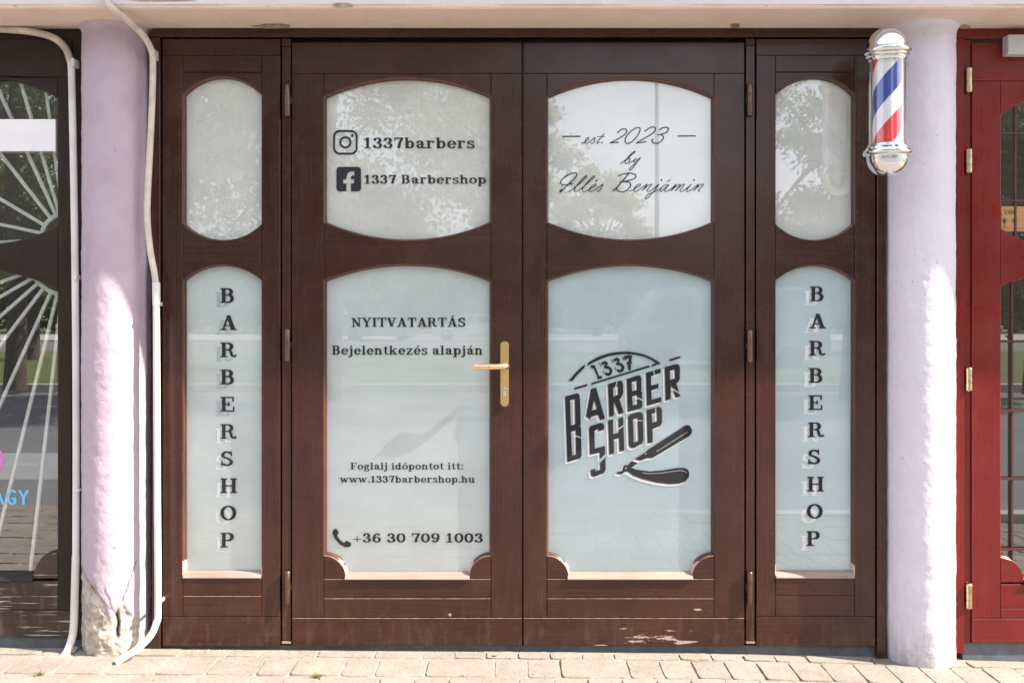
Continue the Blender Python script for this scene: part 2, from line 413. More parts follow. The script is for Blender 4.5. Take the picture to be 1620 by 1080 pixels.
M['straw'] = plain('dry_straw', (.40, .32, .16), .8, var=.3)
M['pole_white'] = None
def stripe_mat(c0, z0):
    m, n, l, b = new_mat('barber_stripes')
    g = n.new('ShaderNodeNewGeometry'); sp = n.new('ShaderNodeSeparateXYZ'); sb = n.new('ShaderNodeVectorMath'); sb.operation = 'SUBTRACT'
    l.new(g.outputs['Position'], sb.inputs[0]); sb.inputs[1].default_value = (c0[0], c0[1], z0); l.new(sb.outputs[0], sp.inputs[0])
    a = math_(n, l, 'ARCTAN2', sp.outputs['X'], math_(n, l, 'MULTIPLY', sp.outputs['Y'], -1.0))   # 0 at the front, + to the right
    a = math_(n, l, 'DIVIDE', a, 2*math.pi)
    t = math_(n, l, 'SUBTRACT', math_(n, l, 'DIVIDE', sp.outputs['Z'], .335), a)
    t = math_(n, l, 'FRACT', math_(n, l, 'ADD', t, 10.0))
    r = n.new('ShaderNodeValToRGB'); r.color_ramp.interpolation = 'CONSTANT'
    e = r.color_ramp.elements; e[0].position = 0; e[0].color = (.02, .055, .36, 1); e[1].position = .27; e[1].color = (.78, .78, .80, 1)
    x = e.new(.5); x.color = (.72, .03, .035, 1); x = e.new(.77); x.color = (.78, .78, .80, 1)
    l.new(t, r.inputs[0]); l.new(r.outputs[0], b.inputs['Base Color']); b.inputs['Roughness'].default_value = .35
    return m

# ------------------------------------------------------------------ lettering: pen strokes and outlines -> one flat mesh
def _polysd(X, Y, pts):
    n = len(pts); d = np.full(X.shape, 1e9); ins = np.zeros(X.shape, bool)
    for i in range(n):
        x0, y0 = pts[i-1]; x1, y1 = pts[i]
        ex, ey = x1-x0, y1-y0; wx, wy = X-x0, Y-y0
        t = np.clip((wx*ex+wy*ey)/max(ex*ex+ey*ey, 1e-12), 0, 1)
        d = np.minimum(d, (wx-ex*t)**2+(wy-ey*t)**2)
        c = (y0 > Y) != (y1 > Y)
        if y1 != y0: ins ^= c & (X < (x1-x0)*(Y-y0)/(y1-y0)+x0)
    return np.where(ins, 1, -1)*np.sqrt(d)
def _strokesd(X, Y, pts, rx, ry):
    Xs, Ys = X/rx, Y/ry; d = np.full(X.shape, 1e9)
    for i in range(max(1, len(pts)-1)):
        x0, y0 = pts[i][0]/rx, pts[i][1]/ry; j = min(i+1, len(pts)-1); x1, y1 = pts[j][0]/rx, pts[j][1]/ry
        ex, ey = x1-x0, y1-y0; wx, wy = Xs-x0, Ys-y0
        t = np.clip((wx*ex+wy*ey)/max(ex*ex+ey*ey, 1e-12), 0, 1)
        d = np.minimum(d, (wx-ex*t)**2+(wy-ey*t)**2)
    return (1-np.sqrt(d))*min(rx, ry)
def shape(prims, res):
    xs = []; ys = []
    for p in prims:
        if p[0] == 'p': xs += [q[0] for q in p[1]]; ys += [q[1] for q in p[1]]
        elif p[0] == 's': xs += [q[0]+s*p[2] for q in p[1] for s in (-1, 1)]; ys += [q[1]+s*p[3] for q in p[1] for s in (-1, 1)]
        elif p[0] == 'c': xs += [p[1]-p[3], p[1]+p[3]]; ys += [p[2]-p[3], p[2]+p[3]]
    x0, x1, y0, y1 = min(xs)-3*res, max(xs)+3*res, min(ys)-3*res, max(ys)+3*res
    gx = np.arange(x0, x1+res, res); gy = np.arange(y0, y1+res, res); X, Y = np.meshgrid(gx, gy)
    v = np.full(X.shape, -1e3)
    for p in prims:
        if p[0] == 'p': v = np.maximum(v, _polysd(X, Y, p[1]))
        elif p[0] == 's': v = np.maximum(v, _strokesd(X, Y, p[1], p[2], p[3]))
        elif p[0] == 'c': v = np.maximum(v, p[3]-np.hypot(X-p[1], Y-p[2]))
        elif p[0] == '-p': v = np.minimum(v, -_polysd(X, Y, p[1]))
        elif p[0] == '-s': v = np.minimum(v, -_strokesd(X, Y, p[1], p[2], p[3]))
        elif p[0] == '-c': v = np.minimum(v, np.hypot(X-p[1], Y-p[2])-p[3])
    v = np.where(np.abs(v) < 1e-9, 1e-9, v); v[0] = v[-1] = -1; v[:, 0] = v[:, -1] = -1
    return contour(gx, gy, v)
def contour(gx, gy, v):
    """fill of v > 0: full cells merged along rows, border cells cut at the zero line"""
    ins = v > 0; V = []; Fc = []; idx = {}
    code = ins[:-1, :-1]*1+ins[:-1, 1:]*2+ins[1:, 1:]*4+ins[1:, :-1]*8
    def cv(i, j):
        k = (i, j)
        if k not in idx: idx[k] = len(V); V.append((gx[j], gy[i]))
        return idx[k]
    def ev(i0, j0, i1, j1):
        k = (min(i0, i1), min(j0, j1), i0 != i1, 9)
        if k not in idx:
            p, q_ = v[i0, j0], v[i1, j1]; t = p/(p-q_)
            idx[k] = len(V); V.append((gx[j0]+t*(gx[j1]-gx[j0]), gy[i0]+t*(gy[i1]-gy[i0])))
        return idx[k]
    for i in range(code.shape[0]):
        row = code[i]
        if not row.any(): continue
        j = 0; W = len(row); nzs = np.nonzero(row)[0]; j = int(nzs[0]); end = int(nzs[-1])
        while j <= end:
            c_ = int(row[j])
            if c_ == 15:
                j0 = j
                while j <= end and row[j] == 15: j += 1
                Fc.append([cv(i, j0), cv(i, j), cv(i+1, j), cv(i+1, j0)]); continue
            if c_:
                cs = ((i, j), (i, j+1), (i+1, j+1), (i+1, j)); p = []
                for k in range(4):
                    A, B = cs[k], cs[(k+1) % 4]
                    if ins[A]: p.append(cv(*A))
                    if ins[A] != ins[B]: p.append(ev(*A, *B))
                if len(p) > 2: Fc.append(p)
            j += 1
    return V, Fc
def arc(cx, cy, ax, ay, a0, a1, n=18):
    return [(cx+ax*math.cos(R(a0+(a1-a0)*i/n)), cy+ay*math.sin(R(a0+(a1-a0)*i/n))) for i in range(n+1)]
RX, RY, SB = .098, .043, .085
def s(pts, rx=RX, ry=RY): return ('s', pts, rx, ry)
def b(x0, x1, y0, y1): return ('p', [(x0, y0), (x1, y0), (x1, y1), (x0, y1)])
def c(x, y, r): return ('c', x, y, r)
def stem(x, y0, y1, r=RX): return b(x-r, x+r, y0, y1)
def lo(x0, x1, y=0): return b(x0, x1, y, y+SB)
def hi(x0, x1, y=1): return b(x0, x1, y-SB, y)
XH, LX, LY = .72, .09, .042
GL = {
'B': (.82, [stem(.2, 0, 1), lo(.02, .3), hi(.02, .3), s([(.2, .957), (.43, .957)]+arc(.43, .745, .17, .212, 90, -90)+[(.2, .533)]), s([(.2, .533), (.46, .533)]+arc(.46, .288, .19, .245, 90, -90)+[(.2, .043)])]),
'A': (.90, [s([(.17, .05), (.43, .96)], .05), s([(.45, .955), (.71, .05)], .11), b(.24, .66, .27, .345), lo(0, .34), lo(.53, .9)]),
'R': (.90, [stem(.2, 0, 1), lo(.02, .38), hi(.02, .3), s([(.2, .957), (.44, .957)]+arc(.44, .735, .18, .222, 90, -90)+[(.2, .513)]), s([(.40, .513), (.53, .47), (.59, .36), (.61, .17), (.67, .06), (.77, .05), (.83, .13)], .075)]),
'E': (.83, [stem(.2, 0, 1), lo(.02, .77), hi(.02, .74), b(.2, .5, .46, .54), b(.66, .74, .68, 1), b(.69, .77, 0, .34), b(.45, .52, .35, .65)]),
'F': (.78, [stem(.2, 0, 1), lo(.02, .42), hi(.02, .72), b(.2, .5, .44, .52), b(.64, .72, .67, 1), b(.45, .52, .33, .63)]),
'S': (.74, [s(arc(.36, .735, .215, .215, 35, 215)+[(.37, .525), (.52, .43)]+arc(.37, .265, .235, .215, 30, -145), .09, .055), b(.56, .64, .66, 1), b(.05, .13, 0, .34)]),
'H': (.94, [stem(.2, 0, 1), stem(.73, 0, 1), lo(.02, .38), hi(.02, .38), lo(.55, .91), hi(.55, .91), b(.2, .73, .46, .545)]),
'O': (.88, [s(arc(.44, .5, .33, .457, 0, 360, 40))]),
'P': (.80, [stem(.2, 0, 1), lo(.02, .42), hi(.02, .3), s([(.2, .957), (.45, .957)]+arc(.45, .72, .19, .237, 90, -90)+[(.2, .483)])]),
'N': (.94, [stem(.2, 0, 1, .045), stem(.74, .0, 1, .045), s([(.17, .94), (.73, .07)], .105), lo(.02, .38), hi(.02, .2), hi(.56, .92)]),
'Y': (.88, [s([(.17, .95), (.43, .45)], .1), s([(.71, .95), (.46, .45)], .05), stem(.44, 0, .48), hi(0, .34), hi(.55, .88), lo(.25, .63)]),
'I': (.44, [stem(.22, 0, 1), lo(.03, .41), hi(.03, .41)]),
'T': (.84, [stem(.42, 0, 1), hi(.04, .8), b(.04, .115, .66, 1), b(.725, .8, .66, 1), lo(.24, .6)]),
'V': (.86, [s([(.16, .95), (.42, .06)], .1), s([(.69, .95), (.45, .06)], .05), hi(0, .34), hi(.54, .86)]),
'a': (.72, [stem(.49, .14, .5, LX), s(arc(.32, .5, .17, .178, 165, 0)), c(.17, .52, .08), s([(.49, .41), (.33, .39), (.2, .33), (.15, .2), (.2, .08), (.3, .045), (.41, .09), (.48, .18)], .08), s([(.49, .18), (.53, .07), (.61, .045), (.69, .09)], .055)]),
'b': (.75, [stem(.19, 0, 1, LX), hi(.02, .2), s(arc(.42, .36, .2, .318, 0, 360, 30), LX, LY)]),
'd': (.77, [stem(.54, 0, 1, LX), hi(.37, .54), lo(.54, .73), s(arc(.32, .36, .2, .318, 0, 360, 30), LX, LY)]),
'e': (.70, [s(arc(.36, .36, .23, .318, 0, 318, 26), LX, LY), b(.2, .66, .335, .41)]),
'g': (.70, [s(arc(.32, .47, .18, .205, 0, 360, 26), .085, LY), s([(.2, .27), (.13, .2), (.17, .1), (.35, .06), (.53, .03), (.6, -.06), (.53, -.19), (.34, -.24), (.14, -.2), (.09, -.1), (.17, .02)], .065), s([(.45, .6), (.54, .67), (.62, .65)], .055)]),
'h': (.79, [stem(.19, 0, 1, LX), hi(.02, .2), lo(.02, .37), s([(.2, .48), (.27, .61), (.38, .677), (.5, .65), (.57, .53), (.58, .05)], LX), lo(.42, .76)]),
'i': (.42, [stem(.21, 0, XH, LX), hi(.03, .21, XH), lo(.03, .39), c(.2, .9, .105)]),
'j': (.42, [stem(.24, -.08, XH, LX), hi(.06, .24, XH), s([(.24, -.05), (.21, -.18), (.12, -.24), (.02, -.21)], .08), c(.03, -.17, .075), c(.23, .9, .105)]),
'k': (.82, [stem(.19, 0, 1, LX), hi(.02, .2), lo(.02, .37), s([(.22, .28), (.58, .66)], .05), hi(.45, .76, XH), s([(.36, .42), (.63, .05)], .1), lo(.45, .81)]),
'l': (.42, [stem(.21, 0, 1, LX), hi(.03, .21), lo(.03, .39)]),
'n': (.79, [stem(.19, 0, XH, LX), hi(.02, .2, XH), lo(.02, .37), s([(.2, .48), (.27, .61), (.38, .677), (.5, .65), (.57, .53), (.58, .05)], LX), lo(.42, .76)]),
'o': (.70, [s(arc(.35, .36, .24, .318, 0, 360, 30), LX, LY)]),
'p': (.77, [stem(.19, -.28, XH, LX), hi(.02, .2, XH), lo(.02, .38, -.28), s(arc(.43, .36, .2, .318, 0, 360, 30), LX, LY)]),
'r': (.62, [stem(.19, 0, XH, LX), hi(.02, .2, XH), lo(.02, .4), s([(.2, .44), (.27, .59), (.39, .677), (.5, .65)], .055), c(.49, .6, .09)]),
's': (.60, [s(arc(.3, .53, .18, .148, 35, 215)+[(.31, .385), (.43, .31)]+arc(.31, .19, .195, .148, 30, -145), .078, .045), b(.45, .52, .47, XH), b(.05, .12, 0, .26)]),
't': (.52, [b(.16, .33, .12, .86), ('p', [(.16, .86), (.33, .98), (.33, .86)]), b(.03, .48, XH-SB, XH), s([(.245, .2), (.28, .08), (.37, .045), (.47, .12)], .07)]),
'u': (.79, [stem(.19, .15, XH, LX), s([(.19, .25), (.22, .1), (.33, .045), (.46, .09), (.56, .22)], .08), stem(.57, 0, XH, LX), hi(.02, .2, XH), hi(.4, .57, XH), lo(.57, .76)]),
'w': (1.04, [s([(.15, .67), (.33, .05)], .09), s([(.36, .05), (.51, .6)], .045), s([(.52, .67), (.70, .05)], .09), s([(.73, .05), (.89, .67)], .045), hi(0, .3, XH), hi(.77, 1.03, XH)]),
'z': (.68, [hi(.07, .61, XH), lo(.05, .63), s([(.54, .66), (.13, .06)], .085), b(.07, .135, .46, XH), b(.565, .63, 0, .26)]),
'1': (.62, [stem(.31, 0, 1), s([(.12, .8), (.3, .95)], .06), lo(.08, .55)]),
'3': (.70, [s(arc(.33, .74, .19, .217, 150, -80), .1), s(arc(.34, .275, .23, .232, 88, -150), .1), c(.16, .77, .1), c(.13, .2, .11)]),
'0': (.74, [s(arc(.37, .5, .25, .457, 0, 360, 36))]),
'6': (.74, [s(arc(.38, .31, .23, .267, 0, 360, 30)), s([(.14, .3), (.16, .6), (.26, .85), (.42, .957), (.54, .91)], .095), c(.54, .82, .085)]),
'9': (.74, [s(arc(.36, .69, .23, .267, 0, 360, 30)), s([(.6, .7), (.58, .4), (.48, .15), (.32, .043), (.2, .09)], .095), c(.2, .18, .085)]),
'7': (.70, [b(.06, .66, .87, 1), b(.06, .13, .66, 1), s([(.6, .91), (.43, .5), (.36, .06)], .1), ]),
'+': (.70, [b(.04, .64, .33, .395), b(.305, .375, .06, .66)]),
'.': (.30, [c(.15, .1, .1)]), ':': (.34, [c(.17, .1, .095), c(.17, .6, .095)]), ' ': (.34, []),
}
ACC = s([(.37, .85), (.47, .97)], .065, .045)
GL['é'] = (GL['e'][0], GL['e'][1]+[ACC]); GL['á'] = (GL['a'][0], GL['a'][1]+[ACC])
GL['ő'] = (GL['o'][0], GL['o'][1]+[s([(.24, .85), (.33, .97)], .055, .04), s([(.45, .85), (.54, .97)], .055, .04)])
GL['Á'] = (GL['A'][0], GL['A'][1]+[s([(.44, 1.1), (.56, 1.22)], .065, .045)])
_cache = {}
def glyph(ch):
    if ch not in _cache: _cache[ch] = shape(GL[ch][1], .022) if GL[ch][1] else ([], [])
    return _cache[ch]
def flat(name, geos, mat, parent, Y, dx=0, dy=0):
    V, Fc = join(*[([P(x+dx, y+dy, Y) for x, y in v], f) for v, f in geos])
    F2 = []
    for t in Fc:
        a, b_, c_ = V[t[0]], V[t[1]], V[t[2]]
        F2.append(t if (b_[0]-a[0])*(c_[2]-a[2])-(b_[2]-a[2])*(c_[0]-a[0]) > 0 else t[::-1])
    return obj(name, V, F2, mat, parent)
def line(txt, x0, x1, base, cap):
    adv = sum(GL[ch][0] for ch in txt); track = .035*(len(txt)-1)
    k = (x1-x0)/(adv+track); x = x0; gs = []
    for ch in txt:
        v, t = glyph(ch)
        gs.append(([(x+px*k, base-py*cap) for px, py in v], t)); x += (GL[ch][0]+.035)*k
    return [g for g in gs if g[0]]
def words(txt, x0, x1, base, cap, mat, parent, Y):
    gs = line(txt, x0, x1, base, cap); i = 0
    for wd in txt.split(' '):
        if wd: flat('lettering', gs[i:i+len(wd)], mat, parent, Y); i += len(wd)
PY = .0285            # pane surface behind the door face
LYR = lambda k: PY-.0006*k

# ------------------------------------------------------------------ ground
gz = lambda X: -.013-.008*X-.02*max(0, X-.75)
def sheet(name, x0, x1, y0, y1, z, mat, nx=1, ny=1, tilt=0):
    V = []; Fc = []
    for j in range(ny+1):
        for i in range(nx+1):
            x = x0+(x1-x0)*i/nx; V.append((x, y0+(y1-y0)*j/ny, z+(gz(x)+.02)*tilt))
    for j in range(ny):
        for i in range(nx):
            a = j*(nx+1)+i; Fc.append([a, a+1, a+nx+2, a+nx+1])
    return struct(obj(name, V, Fc, mat))
sheet('ground', -900, 900, -900, 60, -.22, M['earth'])
sheet('road', -120, 120, -13.8, -2.62, -.16, M['asphalt'])
sheet('lawn', -120, 120, -31, -14.05, -.04, M['lawn'])
sheet('far_road', -120, 120, -47, -31.2, -.10, M['asphalt'])
sheet('far_pavement', -120, 120, -62, -47.1, -.06, M['kerb'])
struct(box('kerb', (-120, -2.62, -.2), (120, -2.48, -.03), M['kerb'], bev=.012))
struct(box('far_kerb', (-120, -14.05, -.2), (120, -13.8, -.02), M['kerb'], bev=.012))
sheet('pavement_bed', -12, 12, -2.48, .5, -.0238, M['joint'], 40, 6, 1)
def pavers():
    V = []; Fc = []; y = -.002; first = True
    rows = []
    while y > -2.46:
        dpt = .068 if first else random.choice((.172, .178, .184)); first = False
        rows.append((y-dpt, y)); y -= dpt
    for r, (ya, yb) in enumerate(rows):
        x = -4.2+random.random()*.1
        while x < 4.2:
            wdt = random.choice((.117, .117, .117, .117, .24)) if x > -.35 else random.choice((.175, .117, .21, .175))
            g = random.choice((.0012, .0016, .0025))
            dz = random.uniform(-.0016, .003); tx, ty = random.uniform(-.008, .008), random.uniform(-.012, .012)
            x0, x1, y0, y1 = x+g, x+wdt-g, ya+g*random.uniform(.5, 1.4), yb-g*random.uniform(.5, 1.4)
            ring = []
            def side(ax, ay, bx, by, n):
                return [(ax+(bx-ax)*k/n, ay+(by-ay)*k/n) for k in range(n)]
            base = side(x0, y0, x1, y0, 7)+side(x1, y0, x1, y1, 7)+side(x1, y1, x0, y1, 7)+side(x0, y1, x0, y0, 7)
            cx_, cy_ = (x0+x1)/2, (y0+y1)/2; rr = []
            for px, py in base:
                nn = noise.noise(Vector((px*60, py*60, r*3.1)))*.0022+noise.noise(Vector((px*16, py*16, 5)))*.002
                dx, dy = px-cx_, py-cy_
                cr = min(abs(abs(dx)-(x1-x0)/2), abs(abs(dy)-(y1-y0)/2))
                k = 1-(.006*(1 if (abs(abs(dx)-(x1-x0)/2) < .004 and abs(abs(dy)-(y1-y0)/2) < .004) else 0)+nn+.0012)/max(.03, math.hypot(dx, dy))
                rr.append((cx_+dx*k, cy_+dy*k))
            o = len(V); n = len(rr)
            for ins_, z in ((1, -.03), (1, -.0025), (.985, 0)):
                for px, py in rr:
                    qx, qy = cx_+(px-cx_)*ins_, cy_+(py-cy_)*ins_
                    zz = gz(qx)+z+dz+tx*(qx-cx_)+ty*(qy-cy_)+(noise.noise(Vector((qx*45, qy*45, 1)))*.0014 if z == 0 else 0)
                    V.append((qx, qy, zz))
            V.append((cx_, cy_, gz(cx_)+dz+.0006))
            for k in range(n):
                j = (k+1) % n
                Fc.append([o+k, o+j, o+n+j, o+n+k]); Fc.append([o+n+k, o+n+j, o+2*n+j, o+2*n+k]); Fc.append([o+2*n+k, o+2*n+j, o+3*n])
            x += wdt
    return struct(obj('pavement', V, Fc, M['paver'], None, 35))
pavers()

# ------------------------------------------------------------------ building: beam over the doors, upper wall, cornice
SOF = P(0, 45)[2]
bl = thing('shop_building', 'pale pink rendered beam and upper wall of the building above the doors', 'building', (0, .1, SOF))
def beam():
    """the beam over the doors with a softly worn lower edge"""
    prof = [(.02, SOF-.0), (-.225, SOF), (-.231, SOF+.006), (-.232, SOF+.02), (-.232, SOF+.45), (.3, SOF+.45), (.3, SOF+.002)]
    n = 400; V = []; Fc = []; m = len(prof)
    for i in range(n+1):
        x = -4.6+9.2*i/n
        e = noise.noise(Vector((x*3, 0, 0)))*.003+noise.noise(Vector((x*22, 4, 0)))*.0016
        for k, (y, z) in enumerate(prof): V.append((x, y+(e if 1 <= k <= 3 else 0), z+(e*.8 if k in (1, 2) else 0)))
        if i:
            for k in range(m):
                j = (k+1) % m; Fc.append([(i-1)*m+k, (i-1)*m+j, i*m+j, i*m+k])
    return obj('lintel', V, Fc, M['soffit'], bl, 35)
beam()
box('upper_wall', (-4.6, -.234, SOF+.012), (4.6, -.2322, 3.6), M['wall'], bl, bev=0)
box('wall_core', (-4.6, -.2320, SOF+.451), (4.6, .3, 3.6), M['wall'], bl, bev=0)
def patch_blob(name, cx_, cy_, w_, h_, plane, mat):
    pts = []
    for k in range(26):
        a = 2*math.pi*k/26; q_ = 1+.45*noise.noise(Vector((math.cos(a)*1.7+cx_, math.sin(a)*1.7, cx_*.37)))
        pts.append((cx_+w_*q_*math.cos(a), cy_+h_*q_*math.sin(a)))
    if plane == 'front': V = [P(x, y, -.2352) for x, y in pts]
    else:
        V = []
        for x, y in pts:
            d = (SOF-CZ)*F/(HY-y); V.append(((x-CX)*d/F, min(d-D, -.002), SOF-.0032))
    me = obj(name, V, [list(range(len(V)))], mat, bl)
    return me
M['bare'] = plain('bare_plaster', (.33, .27, .19), .9, var=.35, scale=40, bmp=.002); M['brick'] = plain('bare_brick', (.30, .13, .08), .9, var=.4, scale=60, bmp=.002)
patch_blob('bare_patch', 432, 41, 30, 3.2, 'soffit', M['bare']); patch_blob('bare_patch', 1163, 40, 7, 3, 'soffit', M['brick']); patch_blob('bare_patch', 1526, 43, 8, 4, 'soffit', M['bare'])
patch_blob('bare_patch', 543, 9, 16, 4, 'front', M['bare']); patch_blob('bare_patch', 258, 1, 55, 1.6, 'front', M['bare'])
CP = .50; CZC = 1.0+CP*math.tan(R(EL))/math.cos(R(AZ))
box('cornice', (-4.6, -CP, CZC), (4.6, -.235, CZC+.16), M['wall'], bl, bev=.006)
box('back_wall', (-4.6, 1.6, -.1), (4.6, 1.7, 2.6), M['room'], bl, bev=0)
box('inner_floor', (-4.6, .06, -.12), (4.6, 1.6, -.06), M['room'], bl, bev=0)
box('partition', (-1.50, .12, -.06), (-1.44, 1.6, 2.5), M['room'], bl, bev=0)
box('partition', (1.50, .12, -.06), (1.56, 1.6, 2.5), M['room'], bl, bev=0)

def column(name, X, r, ymid, mat, z0, label, damaged):
    t_loc = (X, ymid, z0)
    na, nzr = 170, 330; V = []; Fc = []; dmg = []; crk = []
    H = SOF-z0
    for j in range(nzr+1):
        u = j/nzr; z = z0+H*(u**1.25 if damaged else u)
        for i in range(na):
            a = 2*math.pi*i/na; dx, dy = math.sin(a), -math.cos(a)      # a=0 faces the street
            p = Vector((X+dx*r, ymid+dy*r, z))
            d = noise.noise(p*11)*.0022+noise.noise(p*38)*.0013+noise.noise(p*90)*.0006+noise.noise(Vector((p.x*4, p.y*4, p.z*1.4)))*.002
            d += .010*max(0, 1-(SOF-z)/.03)**2*1.2
            D_, K_ = 0, 0
            if damaged:
                ad = (math.degrees(a)+180) % 360-180
                edge = np.interp(ad, [-120, -67, -17, 2, 12, 22, 33, 42, 57, 83, 112], [.33, .325, .27, .20, .15, .17, .215, .17, .125, .075, .0])
                edge += noise.noise(Vector((ad*.05, z*9, 3)))*.035
                D_ = min(1, max(0, .5+(edge-(z-z0))/.035))
                dep = max(0, D_-.5)*2
                rough_ = noise.noise(p*45)*.005+noise.noise(p*16)*.005+noise.noise(p*110)*.0025
                d -= dep*(.006+.004*noise.noise(p*9))-dep*rough_
                gx_ = ad-(25+noise.noise(Vector((z*30, 0, 0)))*3.5)
                gash = math.exp(-(gx_/3.2)**2)*max(0, min(1, (z-z0-.06)/.02))*max(0, min(1, (.185-(z-z0))/.03))
                d -= gash*.016; K_ = min(1, gash*1.15)
                for (a0, zz0, a1, zz1) in ((-60, .345, 8, .19), (4, .25, 20, .16), (34, .21, 55, .33)):
                    if zz1-.0 != zz0 and min(zz0, zz1)-.01 < z-z0 < max(zz0, zz1)+.01:
                        tt = (z-z0-zz0)/(zz1-zz0); ac = a0+(a1-a0)*tt+noise.noise(Vector((z*40, 7, a0)))*4
                        q = math.exp(-((ad-ac)/1.1)**2); K_ = max(K_, min(1, q*1.1)); d -= q*.003
            V.append((X+dx*(r+d), ymid+dy*(r+d), z)); dmg.append(D_); crk.append(K_)
        if j:
            for i in range(na):
                k = (i+1) % na; Fc.append([(j-1)*na+i, (j-1)*na+k, j*na+k, j*na+i])
    V = [(v[0]-t_loc[0], v[1]-t_loc[1], v[2]-t_loc[2]) for v in V]
    o = obj(name, V, Fc, mat, None, 60); o.location = t_loc
    if damaged:
        for nm, dat in (('damage', dmg), ('crack', crk)):
            at = o.data.attributes.new(nm, 'FLOAT', 'POINT'); at.data.foreach_set('value', dat)
    return tag(o, label, 'column')
XL, XR = (184-CX)*3.535/F, (1454-CX)*3.535/F
column('column', XL, .119, .022, M['mauve'], -.006, 'mauve round plaster column with a cracked crumbling base, beside the dark shop window', True)
column('column', XR, .125, .022, M['lav'], -.040, 'smooth pale lavender round column between the brown doors and the red door', False)

# ------------------------------------------------------------------ joinery
BEAD = [(-.0015, .0006), (.0015, .0016), (.004, .0045), (.0052, .009), (.0054, .016), (.0085, .0172), (.0105, .0195), (.0112, .024), (.0112, .030)]
BEAD_N = [(-.0015, .0006), (.001, .0016), (.003, .0045), (.004, .009), (.0042, .018), (.0062, .0192), (.0075, .022), (.0078, .030)]
BEAD = [(d*.62 if d > 0 else d, y) for d, y in BEAD]; BEAD_N = [(d*.7 if d > 0 else d, y) for d, y in BEAD_N]
def upper_outline(a, b_, ca, ap, cb, bp): return arc3(a, ca, b_, ca, ap)+arc3(b_, cb, a, cb, bp)
def lower_outline(a, b_, ca, ap, bot, nr=0):
    p = arc3(a, ca, b_, ca, ap)
    if nr:
        p += [(b_-nr*math.sin(t), bot-nr*math.cos(t)) for t in [math.pi/2*k/12*.97 for k in range(13)]]   # quarter block bulging in at right
        p += [(a+nr*math.sin(t), bot-nr*math.cos(t)) for t in [math.pi/2*k/12*.97 for k in range(12, -1, -1)]]
    else: p += [(b_, bot), (a, bot)]
    return p
def panel(root, x0, x1, a, b_, g, mv, mh, mhb, mbead, film, notch=34, y0=0.0, prof=BEAD, glass_mats=None, mb2=None):
    """one framed leaf: stiles, rails, corner blocks, boards, beads and two panes"""
    yT, yh, ca, ap, cb, bp, la, lp, bot, by1, by2, yr, yb = g
    J = .6
    member('top_rail', rect(x0, yT, x1, yh), mh, root, y0)
    member('stile', rect(x0, yh+J, a, yr-J), mv, root, y0); member('stile', rect(b_, yh+J, x1, yr-J), mv, root, y0)
    sub = min(yh+27, ap-3) if notch == 0 else yh
    if notch == 0: member('head_board', rect(a+J, yh+J, b_-J, sub-J), mh, root, y0)
    member('arched_rail', [(a+J, sub+J), (b_-J, sub+J)]+arc3(b_-J, ca, a+J, ca, ap), mh, root, y0)
    member('middle_rail', arc3(a+J, cb, b_-J, cb, bp)+arc3(b_-J, la, a+J, la, lp), mh, root, y0)
    if notch:
        nb = bot+2.6
        for sx, ex in ((a, 1), (b_, -1)):
            pts = [(sx+ex*J, nb)]+[(sx+ex*(J+notch*math.sin(t)), bot-notch*math.cos(t)) for t in [math.pi/2*k/14 for k in range(15)]]+[(sx+ex*(notch), nb)]
            member('corner_block', pts, mhb, root, y0)
    member('kick_board', rect(a+J, by1, b_-J, by2-J), mhb, root, y0); member('kick_board', rect(a+J, by2, b_-J, yr-J), mhb, root, y0)
    member('bottom_rail', rect(x0, yr, x1, yb), mb2 or mhb, root, y0)
    uo = upper_outline(a, b_, ca, ap, cb, bp); loo = lower_outline(a, b_, la, lp, bot, notch)
    bead('glazing_bead', uo, mbead, root, prof, y0); bead('glazing_bead', loo, mbead, root, prof, y0)
    gm = glass_mats or (film, film)
    pu = pane_sheet(uo, M['pane_u'] if film else gm[0], root, y0+PY, .004); pl = pane_sheet(loo, M['pane_l'] if film else gm[1], root, y0+PY, .003)
    if film:
        slab('frosted_film', uo, gm[0], pu, y0+PY+.0018, .002, .004); slab('frosted_film', loo, gm[1], pl, y0+PY+.0018, .002, .003)
    return pu, pl
def sill(root, x0, x1, yt, yb, mat, y0=0.0, pr=.010):
    (xa, zt), (xb, zb) = P0(x0, yt), P0(x1, yb)
    pf = [(y0+.0275, zt+.0045), (y0+.012, zt+.003), (y0+.004, zt-.002), (y0-pr*.8, zb+.006), (y0-pr, zb+.003), (y0-pr+.002, zb), (y0+.012, zb), (y0+.027, zb+.004)]
    n = len(pf); V = [(x, y, z) for x in (xa, xb) for y, z in pf]
    Fc = [list(range(n))[::-1], list(range(n, 2*n))]+[[i, (i+1) % n, n+(i+1) % n, n+i] for i in range(n)]
    return obj('sill', V, Fc, mat, root)
def hinge(root, px, py0, py1, mat, Y=-.008, r=.0105, side=1):
    (x, _), (_, z0), (_, z1) = P0(px, 0), P0(0, py1), P0(0, py0)
    h = z1-z0; pr = [(0, 0), (r*.8, 0), (r, .003)]
    for fr in (.34, .67): pr += [(r, h*fr-.001), (r*.82, h*fr-.0006), (r*.82, h*fr+.0006), (r, h*fr+.001)]
    pr += [(r, h-.003), (r*.8, h), (r*.45, h+.0015), (0, h+.002)]
    g1 = lathe_geo(pr, (x, Y, z0), 24)
    o = obj('hinge', *g1, mat, root, 35)
    zc = z0+h*.5
    box('hinge_plate', (x+(0 if side > 0 else -.013), -.0012, zc-.012), (x+(.013 if side > 0 else 0), .001, zc+.012), mat, o, bev=.0005)
    return o

